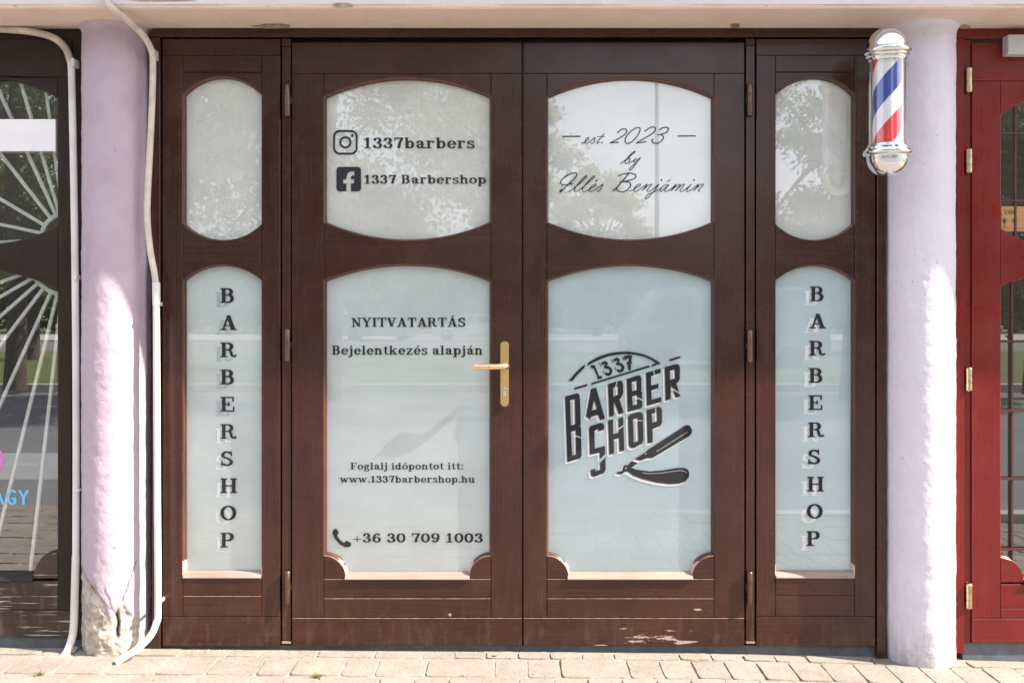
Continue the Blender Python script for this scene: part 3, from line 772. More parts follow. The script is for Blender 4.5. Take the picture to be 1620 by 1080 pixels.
fr = thing('entrance_surround', 'dark brown timber frame around the barbershop doors, fixed under the beam', 'door frame', P(810, 1030, .03))
member('header', rect(240, 46.5, 1398, 59), M['wood_h'], fr, -.006, .06)
member('jamb', rect(241, 60, 254, 1033), M['wood_v'], fr, -.006, .06)
member('jamb', rect(1387, 60, 1400, 1044), M['wood_v'], fr, -.006, .06)
member('mullion', rect(445.5, 74, 460, 1014), M['wood_v'], fr, .004, .04)
member('mullion', rect(1180.5, 72, 1194.5, 1014), M['wood_v'], fr, .004, .04)
member('mullion_cap', rect(445.5, 61, 460, 73), M['wood_h'], fr, .002, .04)
member('mullion_cap', rect(1180.5, 61, 1194.5, 71), M['wood_h'], fr, .002, .04)
box('mullion_foot', (P0(445.5, 0)[0], .001, P0(0, 1018)[1]), (P0(460, 0)[0], .03, P0(0, 1014.6)[1]), M['sill'], fr, .001)
box('mullion_foot', (P0(1180.5, 0)[0], .001, P0(0, 1018)[1]), (P0(1194.5, 0)[0], .03, P0(0, 1014.6)[1]), M['sill'], fr, .001)
slab('threshold', [(241, 1023.6), (1399, 1023.6), (1399, 1052), (241, 1044)], M['stone_th'], fr, .022, .1)
slab('gap_backing', rect(243, 47, 1397, 1023), M['gap'], fr, .046, .01)  # dark sheet added behind the doors so the gaps show no light

GD = (67.5, 116, 152, 122, 352.5, 381, 443, 417.5, 912.5, 915.5, 946, 977, 1021)
dl = thing('door', 'brown left door leaf with the brass lever handle and opening hours on its glass', 'door', P(462, 1021), 'pair of barbershop doors')
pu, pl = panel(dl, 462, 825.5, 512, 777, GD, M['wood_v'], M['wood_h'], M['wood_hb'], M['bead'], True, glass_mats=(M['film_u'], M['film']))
sill(dl, 546, 743, 908.5, 916, M['sill'])
for a_, b2 in ((134, 185), (520, 571), (902, 954)): hinge(dl, 455.5, a_, b2, M['bronze'])
# wording on the left door
words('1337barbers', 574.5, 751.5, 235, 17.3, M['navy'], pu, LYR(2))
words('1337 Barbershop', 575.5, 769.5, 290.8, 14, M['navy'], pu, LYR(2))
def rrect(x0, y0, x1, y1, r, n=8):
    return arc(x1-r, y1-r, r, r, 0, 90, n)+arc(x0+r, y1-r, r, r, 90, 180, n)+arc(x0+r, y0+r, r, r, 180, 270, n)+arc(x1-r, y0+r, r, r, 270, 360, n)
flat('camera_emblem', [shape([('s', rrect(528.5, 207.5, 564.2, 243.2, 9)+[(564.2, 234.2)], 1.55, 1.55)], .45),
                       shape([('s', arc(546.3, 225.3, 8.1, 8.1, 0, 360, 30), 1.5, 1.5), ('c', 557.5, 214.7, 2.2)], .45)], M['navy'], pu, LYR(2))
Z6 = lambda pts: [(510+x/6, 190+y/6) for x, y in pts]
flat('letter_emblem', [shape([('p', rrect(532.2, 264.2, 571, 302.8, 5.2)), ('-p', Z6([(228, 690), (228, 602), (198, 602), (198, 562), (228, 562), (228, 540), (238, 505), (258, 490), (303, 487), (303, 527), (283, 527), (270, 540), (270, 562), (303, 562), (298, 602), (270, 602), (270, 690)]))], .4)], M['navy'], pu, LYR(2))
for tx, x0, x1, ba, cp in (('NYITVATARTÁS', 555.5, 737, 517, 14.6), ('Bejelentkezés alapján', 525, 764, 561, 14.4), ('Foglalj időpontot itt:', 554.5, 733.5, 742.3, 10.8),
                           ('www.1337barbershop.hu', 537.5, 751.5, 763, 10.8), ('+36 30 709 1003', 558, 764.5, 857.7, 14.7)):
    words(tx, x0, x1, ba, cp, M['black'], pl, LYR(2))
Z7 = lambda pts: [(510+x/6, 710+y/6) for x, y in pts]
flat('handset_emblem', [shape([('p', Z7([(96, 800), (101, 772), (114, 758), (133, 755), (158, 794), (142, 812), (143, 828), (170, 865), (205, 890), (222, 872), (240, 872), (275, 896), (268, 920), (248, 931), (215, 928), (165, 905), (120, 855)]))], .4)], M['black'], pl, LYR(2))
# handle
(hx, hz) = P0(798.3, 591)
def stadium(wd, hgt, n=14): return arc(0, hgt/2-wd/2, wd/2, wd/2, 0, 180, n)+arc(0, -hgt/2+wd/2, wd/2, wd/2, 180, 360, n)
def plate():
    o = stadium(.0305, .242); n = len(o); V = []; Fc = []
    for ins_, y in ((0, -.0003), (0, -.0085), (.0012, -.0098)):
        k = 1-ins_/.015
        V += [(hx+x*k, y, hz+(z*(1-ins_/.12))) for x, z in o]
    for q in (0, 1):
        for i in range(n):
            j = (i+1) % n; Fc.append([q*n+i, q*n+j, (q+1)*n+j, (q+1)*n+i])
    Fc.append(list(range(2*n, 3*n)))
    return obj('handle_plate', V, Fc, M['gold'], dl, 35)
hp = plate()
(lx, lz) = P0(801.2, 578.5)
lp_ = spline([(lx, -.008, lz), (lx, -.030, lz), (lx-.004, -.040, lz), (lx-.018, -.047, lz), (lx-.05, -.049, lz-.001), (lx-.085, -.048, lz-.0015), (lx-.116, -.047, lz-.001)], 8)
obj('lever', *tube_geo(lp_, lambda t, i: .0118 if t > .15 else .0122, 18), M['brass'], hp, 50)
(kx, kz) = P0(798.2, 616)
lk = [(kx+.0085*math.cos(a_), kz+.0085*math.sin(a_)) for a_ in [R(-60+300*i/24) for i in range(25)]]
lk += [(kx-.0045, kz-.02), (kx-.003, kz-.0245), (kx+.003, kz-.0245), (kx+.0045, kz-.02)]
n_ = len(lk)
lc = obj('lock_cylinder', [(x, -.0135, z) for x, z in lk]+[(x, -.0096, z) for x, z in lk], [list(range(n_))]+[[n_+i, n_+(i+1) % n_, (i+1) % n_, i] for i in range(n_)], M['steel'], hp)
box('keyway', (kx-.006, -.0142, kz-.001), (kx+.006, -.0134, kz+.001), M['gap'], hp, 0)

dr = thing('door', 'brown right door leaf with the razor logo and script lettering on its glass', 'door', P(829, 1021), 'pair of barbershop doors')
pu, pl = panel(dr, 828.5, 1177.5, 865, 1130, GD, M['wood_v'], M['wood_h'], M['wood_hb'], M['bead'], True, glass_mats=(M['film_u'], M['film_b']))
sill(dr, 898, 1096, 908.5, 916, M['sill'])
member('astragal', rect(826.6, 70, 829.6, 1019), M['wood_v'], dr, .008, .03)
for a_, b2 in ((133, 184), (522, 573), (903, 955)): hinge(dr, 1185.5, a_, b2, M['bronze'], side=-1)
def tr(o, k, pts): return [(o[0]+x/k, o[1]+y/k) for x, y in pts]
S1 = lambda p: tr((885, 195), 13.5, p); S2 = lambda p: tr((960, 195), 10.8, p); S3 = lambda p: tr((880, 265), 13.5, p); S4 = lambda p: tr((995, 265), 13.5, p)
def pen(pts, rx=.68, ry=.56):
    q = spline([(x, y, 0) for x, y in pts], 6); return ('s', [(p.x, p.y) for p in q], rx, ry)
def raw(pts, rx, ry): return ('s', pts, rx, ry)
script1 = [raw(S1([(70, 283), (445, 281)]), .7, .95), raw(S2([(1215, 220), (1515, 218)]), .7, .85),
 pen(S1([(480, 430), (530, 412), (600, 362), (632, 325), (600, 312), (560, 360), (545, 410), (575, 434), (640, 400), (700, 355), (748, 312), (758, 335), (740, 400), (712, 432), (668, 424)])),
 pen(S1([(955, 225), (870, 330), (805, 400), (815, 432), (855, 410)])), raw(S1([(812, 290), (962, 290)]), .5, .45), ('c', *S1([(905, 418)])[0], 1.25),
 pen(S2([(180, 165), (240, 112), (300, 97), (340, 122), (310, 190), (180, 275), (55, 338)]), .85, .75), pen(S2([(55, 338), (200, 325)]), .8, .8),
 pen(S2([(550, 72), (570, 95), (550, 170), (480, 270), (400, 335), (340, 345), (312, 300), (340, 220), (420, 130), (500, 82), (550, 72)]), .85, .7),
 pen(S2([(648, 140), (720, 88), (790, 64), (830, 88), (800, 160), (660, 248), (505, 338)]), .85, .75), pen(S2([(505, 338), (670, 320)]), .8, .8),
 pen(S2([(895, 118), (950, 82), (1020, 70), (1056, 100), (1020, 155), (940, 187), (872, 200)]), .85, .75),
 pen(S2([(872, 200), (930, 197), (968, 240), (940, 300), (870, 340), (800, 338), (770, 308), (790, 270)]), .85, .75),
 pen(S2([(235, 688), (300, 645), (400, 560), (480, 492), (468, 482), (400, 540), (330, 630), (310, 668), (335, 690), (380, 660), (395, 620), (378, 598), (350, 620)])),
 pen(S2([(380, 690), (430, 655), (508, 598)]), .55, .45), pen(S2([(508, 600), (462, 650), (475, 668), (520, 632), (575, 590)])), pen(S2([(575, 590), (500, 690), (440, 770), (397, 803), (390, 780), (430, 735), (500, 685)]))]
script2 = [pen(S3([(345, 345), (290, 355), (160, 375), (95, 340), (110, 270), (220, 180), (340, 122), (420, 117), (440, 150), (390, 240), (280, 340), (170, 450), (85, 525), (85, 505), (120, 460)]), .85, .75),
 pen(S3([(255, 515), (330, 475), (450, 385), (580, 270), (655, 192), (630, 182), (560, 250), (430, 400), (390, 480), (410, 515), (450, 505), (560, 430), (700, 310), (822, 200), (800, 184), (730, 245), (600, 400), (560, 480), (580, 515), (630, 505), (720, 460), (830, 395), (850, 358), (820, 355), (750, 410), (705, 470), (725, 515), (790, 500), (860, 450), (930, 405), (992, 357), (980, 400), (930, 490), (900, 510), (870, 490)])),
 pen(S3([(830, 303), (885, 266)]), .7, .6), pen(S3([(1560, 115), (1440, 260), (1300, 420), (1215, 500)]), 1, .85),
 pen(S3([(1325, 183), (1420, 142), (1560, 122), (1620, 127), (1682, 150), (1702, 190), (1662, 240), (1552, 275), (1450, 300), (1358, 310)]), .85, .75),
 pen(S3([(1430, 302), (1550, 312), (1590, 370), (1560, 440), (1470, 510), (1370, 517), (1300, 480), (1290, 425)]), .9, .75),
 pen(S4([(0, 510), (90, 475), (200, 412), (250, 367), (220, 356), (150, 400), (105, 470), (120, 510), (180, 500), (270, 435), (390, 357), (360, 400), (280, 495)])),
 pen(S4([(280, 495), (380, 410), (470, 356), (482, 380), (420, 450), (385, 495), (410, 515), (470, 492), (560, 425), (640, 357)])),
 pen(S4([(640, 357), (560, 470), (460, 590), (370, 673), (355, 650), (400, 580), (520, 530), (640, 470), (700, 440)])), ('c', *S4([(697, 268)])[0], 1.45),
 pen(S4([(850, 370), (790, 366), (710, 420), (670, 490), (690, 515), (760, 450), (850, 372), (790, 450), (760, 500), (790, 515), (850, 492), (950, 412), (1000, 357), (980, 400), (900, 500)])), pen(S4([(820, 303), (885, 266)]), .7, .6),
 pen(S4([(900, 500), (1000, 410), (1090, 356), (1085, 390), (990, 500)])), pen(S4([(990, 500), (1090, 410), (1170, 356), (1182, 380), (1110, 460), (1090, 500), (1120, 515), (1170, 492), (1260, 425), (1332, 360)])),
 pen(S4([(1332, 360), (1290, 410), (1235, 480), (1250, 515), (1310, 492), (1400, 422), (1490, 352)])), ('c', *S4([(1390, 268)])[0], 1.45),
 pen(S4([(1490, 352), (1470, 390), (1380, 495)])), pen(S4([(1380, 495), (1480, 410), (1570, 356), (1587, 380), (1520, 450), (1480, 500), (1515, 510)]))]
flat('lettering', [shape(script1, .3)], M['black'], pu, LYR(2)); flat('lettering', [shape(script2, .3)], M['black'], pu, LYR(2))
# razor logo
C5 = lambda *p: tr((885, 550), 9.818, p); C6 = lambda *p: tr((975, 550), 9.818, p); C7 = lambda *p: tr((885, 640), 8.308, p); C8 = lambda *p: tr((965, 640), 7.711, p)
def q(p, *holes): return [('p', p)]+[('-p', h) for h in holes]
d3 = lambda dx, dy: [('p', C5(*[(x+dx, y+dy) for x, y in ((648, 228), (715, 200), (758, 240), (722, 292), (700, 270), (720, 246), (680, 257), (660, 272))]))]
def bowl3(dx, dy): return [('s', C5(*[(x+dx, y+dy) for x, y in ((712, 300), (750, 302), (790, 325), (803, 360), (790, 398), (758, 418), (728, 405))]), 2.3, 2.2)]
def tick3(dx, dy): return [('p', C5(*[(x+dx, y+dy) for x, y in ((612, 230), (625, 228), (654, 283), (642, 290))])), ('p', C5(*[(x+dx, y+dy) for x, y in ((678, 350), (690, 352), (698, 408), (686, 402))]))]
logo = [
 q(C5((140, 520), (205, 512), (280, 420), (385, 315), (402, 257), (345, 295), (240, 395))),
 q(C5((425, 282), (455, 222), (600, 140), (760, 87), (900, 63), (1013, 58), (1100, 61))+C6((300, 70), (430, 102), (540, 147), (640, 205), (694, 245), (640, 262), (555, 294), (540, 268), (620, 240), (540, 187), (440, 142), (300, 107), (150, 96))+C5((883, 108), (760, 132), (600, 192))),
 q(C5((482, 580), (500, 545))+C6((500, 275), (530, 297))), q(C5((220, 655), (245, 615), (440, 560), (425, 595))), q(C6((815, 180), (990, 128), (1000, 155), (835, 208))),
 q(C5((485, 300), (490, 272), (545, 265), (560, 295), (617, 440), (655, 432), (668, 468), (600, 492), (583, 462), (590, 448), (530, 322), (490, 312))),
 d3(0, 0)+bowl3(0, 0)+tick3(0, 0), d3(186, -52)+bowl3(186, -52)+tick3(186, -52),
 q(C5((1000, 130), (1075, 110), (1128, 120), (1118, 210), (1127, 216), (1125, 242), (1112, 244), (1108, 350), (1070, 350), (1070, 320), (1062, 315), (1062, 262), (1045, 255), (1048, 225), (1068, 215), (1082, 155), (1015, 192))), q(C5((968, 145), (985, 140), (1010, 190), (1000, 197))),
 q(C5((88, 755), (268, 705), (298, 713), (315, 745))+C7((276, 60), (278, 262), (268, 275), (283, 300), (287, 430), (290, 670), (270, 702), (105, 752)), C5((165, 812), (240, 795))+C7((208, 255), (150, 275)), C7((152, 352), (215, 335), (218, 650), (166, 670)), C7((205, 393), (295, 428), (295, 444), (210, 418))),
 q(C5((490, 640), (570, 618))+C7((598, 180), (537, 203), (507, 130), (418, 155), (405, 190), (350, 150)), C5((540, 815), (582, 950), (500, 975))),
 q(C5((753, 565), (930, 508), (968, 515), (988, 560), (990, 700), (970, 755), (932, 800), (1000, 1005), (928, 1032), (845, 835), (845, 1050), (775, 1072)), C5((835, 620), (908, 595), (912, 725), (838, 758)), C5((893, 510), (914, 505), (885, 605), (866, 610))),
 q(C6((160, 485), (340, 425), (370, 430), (388, 460), (392, 640), (383, 665), (402, 692), (403, 900), (385, 938), (350, 950), (178, 992)), C6((240, 530), (315, 508), (320, 655), (245, 675)), C6((245, 755), (320, 730), (325, 880), (255, 895)), C6((310, 760), (410, 795), (410, 826), (318, 785))),
 q(C6((460, 388), (688, 320), (690, 385), (540, 440), (540, 590), (655, 553), (655, 620), (545, 660), (550, 805), (698, 765), (700, 835), (475, 900)), C6((565, 350), (582, 345), (608, 420), (590, 425))),
 q(C6((752, 300), (940, 250), (975, 265), (987, 310), (988, 480), (970, 520), (932, 555), (998, 750), (922, 772), (848, 575), (842, 795), (765, 818)), C6((832, 355), (905, 335), (912, 475), (835, 500)), C6((850, 625), (865, 612), (1006, 708), (1006, 735), (872, 652))),
 q(C7((390, 310), (408, 278), (540, 238), (575, 245), (587, 275), (585, 325), (510, 348), (510, 315), (458, 340), (465, 575), (597, 540), (600, 650), (532, 715), (530, 625), (400, 655))),
 q(C7((605, 690), (607, 850), (585, 895), (455, 945), (418, 930), (408, 858), (470, 838), (475, 872), (538, 850), (535, 765))),
 q(C7((640, 210), (705, 192), (708, 385), (778, 365), (775, 180), (838, 157), (853, 598), (790, 615), (782, 435), (714, 455), (720, 635), (657, 655)), C7((755, 325), (850, 255), (852, 276), (768, 340))),
 q(C8((220, 150), (240, 120), (360, 88), (395, 100), (402, 130), (410, 430), (395, 470), (290, 528), (250, 520), (230, 490)), C8((280, 180), (335, 160), (345, 440), (290, 460)), C8((330, 183), (412, 190), (412, 201), (330, 196))),
 q(C8((445, 65), (595, 22), (625, 35), (635, 70), (635, 215), (615, 255), (520, 295), (522, 455), (460, 470)), C8((510, 110), (570, 90), (575, 200), (515, 220)), C8((548, 30), (562, 28), (570, 105), (553, 110))),
 [('p', C8((460, 550), (900, 265), (935, 248), (975, 258), (1000, 300), (998, 345), (970, 380), (520, 645), (445, 650), (370, 680), (302, 660), (440, 575))), ('-s', C8((568, 570), (945, 330)), .5, .5), ('-c', *C8((438, 598))[0], 1.3)],
 q(C8((265, 688), (335, 708), (270, 764), (205, 748))),
 [('p', C8((160, 770), (170, 740), (195, 733), (218, 748), (320, 790), (480, 812), (640, 800), (820, 768), (900, 768), (945, 785), (970, 835), (960, 885), (920, 930), (850, 958), (720, 965), (560, 945), (400, 905), (280, 860), (215, 812), (190, 812), (140, 845), (90, 842), (78, 826), (100, 820), (150, 805))),
  ('-s', C8((400, 828), (480, 838), (640, 830), (780, 808), (860, 800), (910, 808), (935, 830)), .6, .6), ('-c', *C8((195, 770))[0], 1.6)]]
lg = [shape(p_, .3) for p_ in logo]
flat('logo', lg, M['black'], pl, LYR(3))
flat('logo_ghost', lg[10:], M['white_v'], pl, LYR(1), -3.0, 3.4)  # reflected ghost of the logo, painted as an offset white copy
flat('logo_ghost_grey', lg[10:], M['grey_v'], pl, LYR(2), -1.5, 1.7)  # grey part of the painted logo ghost

GS = (61.5, 87, 149, 120.5, 354.5, 381, 443, 418.5, 910.5, 914, 942.5, 975, 1022)
for side, x0, x1, a, b2, lab in ((0, 256.5, 443, 288.5, 414, 'fixed brown side window with vertical lettering, next to the mauve column'), (1, 1197, 1385, 1227, 1353, 'fixed brown side window with vertical lettering, below the barber pole')):
    t = thing('side_window', lab, 'window', P((x0+x1)/2, 1022), 'side windows of the barbershop')
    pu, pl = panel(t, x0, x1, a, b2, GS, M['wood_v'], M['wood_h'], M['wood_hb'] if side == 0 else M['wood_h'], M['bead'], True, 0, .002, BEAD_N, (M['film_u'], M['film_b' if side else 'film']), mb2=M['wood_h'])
    sill(t, a+1, b2-1, 907, 914.5, M['sill'], .002, .006)
    word = []; gh = []
    for k, ch in enumerate('BARBERSHOP'):
        xx = (348+.02*k) if side == 0 else (1281-.62*k)
        ba = (479 if side == 0 else 476.4)+42.95*k
        v, tr_ = glyph(ch); kx_ = 30.0
        word.append(([(xx+px*kx_*.98, ba-py*23.3) for px, py in v], tr_))
        gh.append((ch, word[-1]))
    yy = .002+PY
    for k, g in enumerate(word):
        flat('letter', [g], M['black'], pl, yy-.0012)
        flat('ghost_letter', [g], M['ghost_dim'] if side == 0 and k < 5 else M['ghost'], pl, yy+.0010, -8.2 if side == 0 else -9.5, 6.8)  # reflected ghost of each letter, painted as an offset pale copy

# ------------------------------------------------------------------ dark shop window on the left
ds = thing('shop_window', 'weathered black brown arched shop window with white sunburst bars and peeling boards', 'window', P(-60, 1010))
GL_ = (62, 122, 153, 118, 358, 389, 458, 424, 912, 919, 964, 966, 1008)
pu, pl = panel(ds, -214, 113, -164, 91.5, GL_, M['dark_v'], M['dark_h'], M['dark_peel'], M['dark_v'], None, 38, 0, BEAD, (M['glass'], M['glass']))
member('jamb', rect(113.5, 50, 131, 1012), M['dark_v'], ds, .004, .06); member('jamb', rect(-232, 50, -214.6, 1012), M['dark_v'], ds, .004, .06)
member('header', rect(-232, 46, 131, 61.5), M['dark_h'], ds, .002, .06)
slab('threshold', rect(-232, 1008.6, 131, 1040), M['stone_th'], ds, .012, .1)
sill(ds, -126, 53, 908, 919, M['dark_h'])
def bar_strip(p0, p1, wd, Y, th=.008):
    (x0, z0), (x1, z1) = P0(*p0), P0(*p1); t = Vector((x1-x0, z1-z0)).normalized(); n = Vector((-t.y, t.x))*wd/2
    ps = [(x0+n.x, z0+n.y), (x0-n.x, z0-n.y), (x1-n.x, z1-n.y), (x1+n.x, z1+n.y)]
    V = [(a, Y, c_) for a, c_ in ps]+[(a, Y+th, c_) for a, c_ in ps]
    return V, [[0, 1, 2, 3], [7, 6, 5, 4], [0, 4, 5, 1], [1, 5, 6, 2], [2, 6, 7, 3], [3, 7, 4, 0]]
def sunburst(cx, cy, r0, ends, Y, a0, a1):
    gs = []
    ring = [(cx+r0*math.cos(R(a0+(a1-a0)*i/18)), cy-r0*math.sin(R(a0+(a1-a0)*i/18))) for i in range(19)]
    for i in range(18): gs.append(bar_strip(ring[i], ring[i+1], .016, Y-.001))
    for (ex, ey) in ends:
        d = math.hypot(ex-cx, ey-cy); gs.append(bar_strip((cx+(ex-cx)*r0/d, cy+(ey-cy)*r0/d), (ex, ey), .0118, Y))
    return join(*gs)
obj('sunburst_grille', *sunburst(98, 376, 40, [(-60, 385), (-70, 340), (-80, 270), (-60, 175), (-15, 130), (22, 118), (62, 118), (96, 150)], .034, 95, 195), M['grille'], ds)
obj('sunburst_grille', *sunburst(97, 408, 58, [(-75, 470), (-95, 520), (-110, 590), (-110, 680), (-80, 800), (-30, 925), (38, 925), (88, 925)], .034, 170, 268), M['grille'], ds)
A3 = lambda pts: [(x/2.843, 700+y/2.843) for x, y in pts]
flat('lettering', [shape([('s', A3([(-36, 275), (-8, 214), (14, 275)]), 2.2, 1.5), ('s', A3([(-22, 258), (8, 258)]), 1.2, 1.2)], .4),
                   shape([('s', [(x, y) for x, y in arc(19.4, 786, 6.6, 10.6, -50, -300, 20)]+[(23.6, 794.5), (23.6, 788), (20, 788)], 2.4, 1.5)], .4),
                   shape([('s', A3([(88, 216), (106, 246), (124, 216)]), 2.0, 1.5), ('s', A3([(106, 246), (106, 275)]), 2.2, 1.5)], .4)], M['cyan_v'], pl, LYR(2))
flat('round_sticker', [shape([('c', -18, 728, 25), ('-p', rect(-60, 748, 40, 780))], .6)], M['pink_v'], pl, LYR(2))
sb_ = box('sign_panel', P(-166, 239, .002), P(90.5, 190, .016), M['white_p'], None, .0)
tag(sb_, 'blank white horizontal panel fixed across the upper glass of the dark shop window', 'panel')
cb_ = tag(box('reflection_block', (-2.95, .45, P0(0, 762)[1]-.07), (-1.56, .75, P0(0, 762)[1]), M['closer'], None, .01), 'low pale block inside the dark shop window, added for a whitish reflection', 'reflection_block')  # added block, stands in for a whitish reflection in the glass

# ------------------------------------------------------------------ red door on the right
rd = thing('door', 'glossy red panelled door with barred glass and brass hinges, partly out of frame', 'door', P(1700, 1015))
GR = (68, 128, 180, 140, 362, 400, 452, 424, 918, 924, 962, 978, 1016)
pu, pl = panel(rd, 1538, 1890, 1583, 1845, GR, M['red_v'], M['red_h'], M['red_h'], M['red_v'], None, 36, 0, BEAD, (M['glass_red'], M['glass_red']))
sill(rd, 1620, 1808, 914, 925, M['red_h'])
member('rebate_strip', rect(1525.5, 62, 1537.4, 1018), M['red_v'], rd, .008, .05)
member('header', rect(1508, 46.5, 1920, 61), M['red_h'], rd, -.002, .06)
member('jamb', rect(1504, 61.5, 1525, 1032), M['red_v'], rd, -.004, .06); member('jamb', rect(1891, 61.5, 1920, 1032), M['red_v'], rd, -.004, .06)
slab('threshold', [(1526, 1018), (1920, 1018), (1920, 1052), (1526, 1052)], M['stone_th'], rd, .014, .1)
for a_, b2 in ((108, 147), (236, 274), (581, 618), (922, 961)): hinge(rd, 1531.5, a_, b2, M['brass_old'], -.006, .0115)
gs = [bar_strip((x, 120), (x, 422), .007, .016) for x in (1610.5, 1650, 1690, 1730, 1770, 1810)]+[bar_strip((1580, y), (1848, y), .007, .012) for y in (210, 317)]
obj('window_bars', *join(*gs), M['bar_red'], rd)
gs = [bar_strip((x, 420), (x, 925), .007, .016) for x in (1605, 1645, 1690, 1735, 1780, 1820)]+[bar_strip((1580, y), (1848, y), .009, .012) for y in (540, 650, 758, 870)]
obj('window_bars', *join(*gs), M['bar_red'], rd)
dc = box('door_closer', P(1595, 86, -.045), P(1668, 60, -.002), M['closer'], rd, .004)
box('closer_bracket', P(1590, 90, -.02), P(1597, 84, -.001), M['brass_old'], dc, .001)
ws = box('wooden_sign', P(1584, 366, .019), P(1700, 327, .027), M['sign_wood'], None, .0)
tag(ws, 'small wooden sign with black letters and flowers inside the red door glass', 'sign')
st_ = lambda p: ('s', p, .45, .5)
txt = [st_([(1583, 331.5), (1583, 339.5), (1586, 339.5)]), st_([(1588.7, 331.5), (1591, 339.5), (1593.2, 331.5)]), st_([(1594.8, 339.5), (1596.9, 331.5), (1599, 339.5)]), st_([(1595.5, 337), (1598.4, 337)]), st_([(1600.8, 339.5), (1600.8, 331.5), (1604.8, 339.5), (1604.8, 331.5)])]
for fx in (1589, 1605):
    for k in range(7):
        a_ = k*2*math.pi/7+.2; txt.append(('s', [(fx, 349), (fx+5.2*math.cos(a_), 349+5.2*math.sin(a_))], .4, .4))
    txt.append(('s', [(fx, 351), (fx+1, 361)], .4, .4))
flat('lettering', [shape(txt, .25)], M['black'], ws, .0184)

# ------------------------------------------------------------------ conduits
c1 = thing('conduit', 'white cable conduit bending down beside the dark shop window', 'conduit', P(122, 1044, -.03), 'cable conduits')
flex = spline([P(-60, 42, -.02), P(0, 46.5, -.022), P(45, 50, -.024), P(82, 59, -.026), P(103, 76, -.026), P(112, 99, -.026)], 26)
obj('flexible_sleeve', *tube_geo(flex, lambda t, i: .0118+.0016*(1 if i % 2 else -1), 16), M['pvc_flex'], c1, 60)
pip = spline([P(112, 96, -.026), P(113.5, 130, -.026), P(117, 300, -.026), P(119.5, 500, -.026), P(120.5, 700, -.026), P(120, 880, -.026)], 10)
obj('pipe', *tube_geo(pip, .0125, 18), M['pvc'], c1, 60)
elb = spline([P(120, 878, -.026), P(118.5, 930, -.027), P(117, 985, -.03), P(114, 1008, -.04), P(106, 1030, -.06), P(94, 1046, -.085)], 12)
obj('elbow', *tube_geo(elb, lambda t, i: .0138, 18), M['pvc'], c1, 60)
obj('pipe_collar', *tube_geo([P(112, 97, -.026), P(112.3, 103, -.026)], .0148, 18), M['pvc'], c1, 40)
for (x, y) in ((117, 101), (121, 439), (125, 774)):
    box('pipe_clip', P(x-5, y+3.5, -.044), P(x+9, y-3.5, .003), M['pvc'], c1, .002)
obj('mouth', *lathe_geo([(0, 0), (.009, 0)], (0, 0, 0), 16), M['gap'], c1).location = P(93.4, 1046.6, -.0885)-parent_loc(c1)
c1.children[-1].rotation_euler = (R(65), 0, R(-40))
c2 = thing('conduit', 'white cable conduit snaking down the right edge of the mauve column', 'conduit', P(200, 1048, -.1), 'cable conduits')
fx2 = spline([P(168, -40, -.246), P(169, 0, -.25), P(182, 17, -.245), P(205, 35, -.18), P(228, 58, -.10), P(240, 82, -.07), P(242, 110, -.06), P(240, 180, -.06), P(236, 260, -.06), P(233, 335, -.06), P(237, 390, -.06), P(244, 430, -.06), P(247, 452, -.06)], 12)
obj('flexible_sleeve', *tube_geo(fx2, lambda t, i: .0115, 16), M['pvc_flex'], c2, 60)
pp2 = spline([P(247, 448, -.06), P(248, 600, -.06), P(249, 800, -.06), P(250, 960, -.06), P(247, 985, -.07), P(238, 1005, -.09), P(218, 1025, -.12), P(184, 1048, -.15)], 10)
obj('pipe', *tube_geo(pp2, .0122, 18), M['pvc'], c2, 60)
obj('pipe_collar', *tube_geo([P(247, 447, -.06), P(247.5, 482, -.06)], .0142, 18), M['pvc'], c2, 40)
for (x, y) in ((242, 86), (248, 481), (251, 951)): box('pipe_clip', P(x-4, y+3, -.078), P(x+9, y-3, -.003), M['pvc'], c2, .002)

# ------------------------------------------------------------------ barber pole
BY = -.215
bp_ = P(1404, 160, BY); bx, by = bp_.x, BY
zz = lambda py: P(0, py, BY)[2]
pole = thing('barber_pole', 'chrome capped barber pole with red white and blue spiral stripes on the lavender column', 'barber pole', (bx, by, zz(280)))
zt0, zt1, zb0, zb1 = zz(95), zz(80), zz(232), zz(247)
dome = lambda z, sgn, r, h: [(r*math.cos(R(t)), z+sgn*h*math.sin(R(t))) for t in range(0, 91, 6)]
cap = [(.045, zt0-.008), (.062, zt0-.008), (.066, zt0-.002), (.0665, zt0+.004), (.071, zt0+.006), (.0735, zt0+.011), (.071, zt0+.016), (.076, zt0+.018), (.0795, zt0+.024), (.0795, zt0+.030), (.076, zt0+.035), (.071, zt0+.037)]+dome(zt0+.04, 1, .070, zz(44)-zt0-.04)
obj('top_cap', *lathe_geo(cap, (bx, by, 0), 64), M['chrome'], pole, 40)
cap = [(.045, zb0+.008), (.060, zb0+.008), (.066, zb0+.004), (.067, zb0-.003), (.072, zb0-.006), (.072, zb0-.012), (.078, zb0-.014), (.081, zb0-.020), (.081, zb0-.027), (.077, zb0-.032), (.071, zb0-.034)]+dome(zb0-.037, -1, .0695, zb0-.037-zz(281.5))
obj('bottom_cap', *lathe_geo(cap, (bx, by, 0), 64), M['chrome'], pole, 40)
obj('glass_tube', *lathe_geo([(.0615, zb0-.004), (.0615, zt0+.004)], (bx, by, 0), 64), M['pole_glass'], pole, 60)
obj('striped_cylinder', *lathe_geo([(.049, zb0-.004), (.049, zt0+.004)], (bx, by, 0), 64), stripe_mat((bx, by), zz(189)+.335*.25), pole, 60)
brk = Vector((XR-bx, .022-by, 0)).normalized()
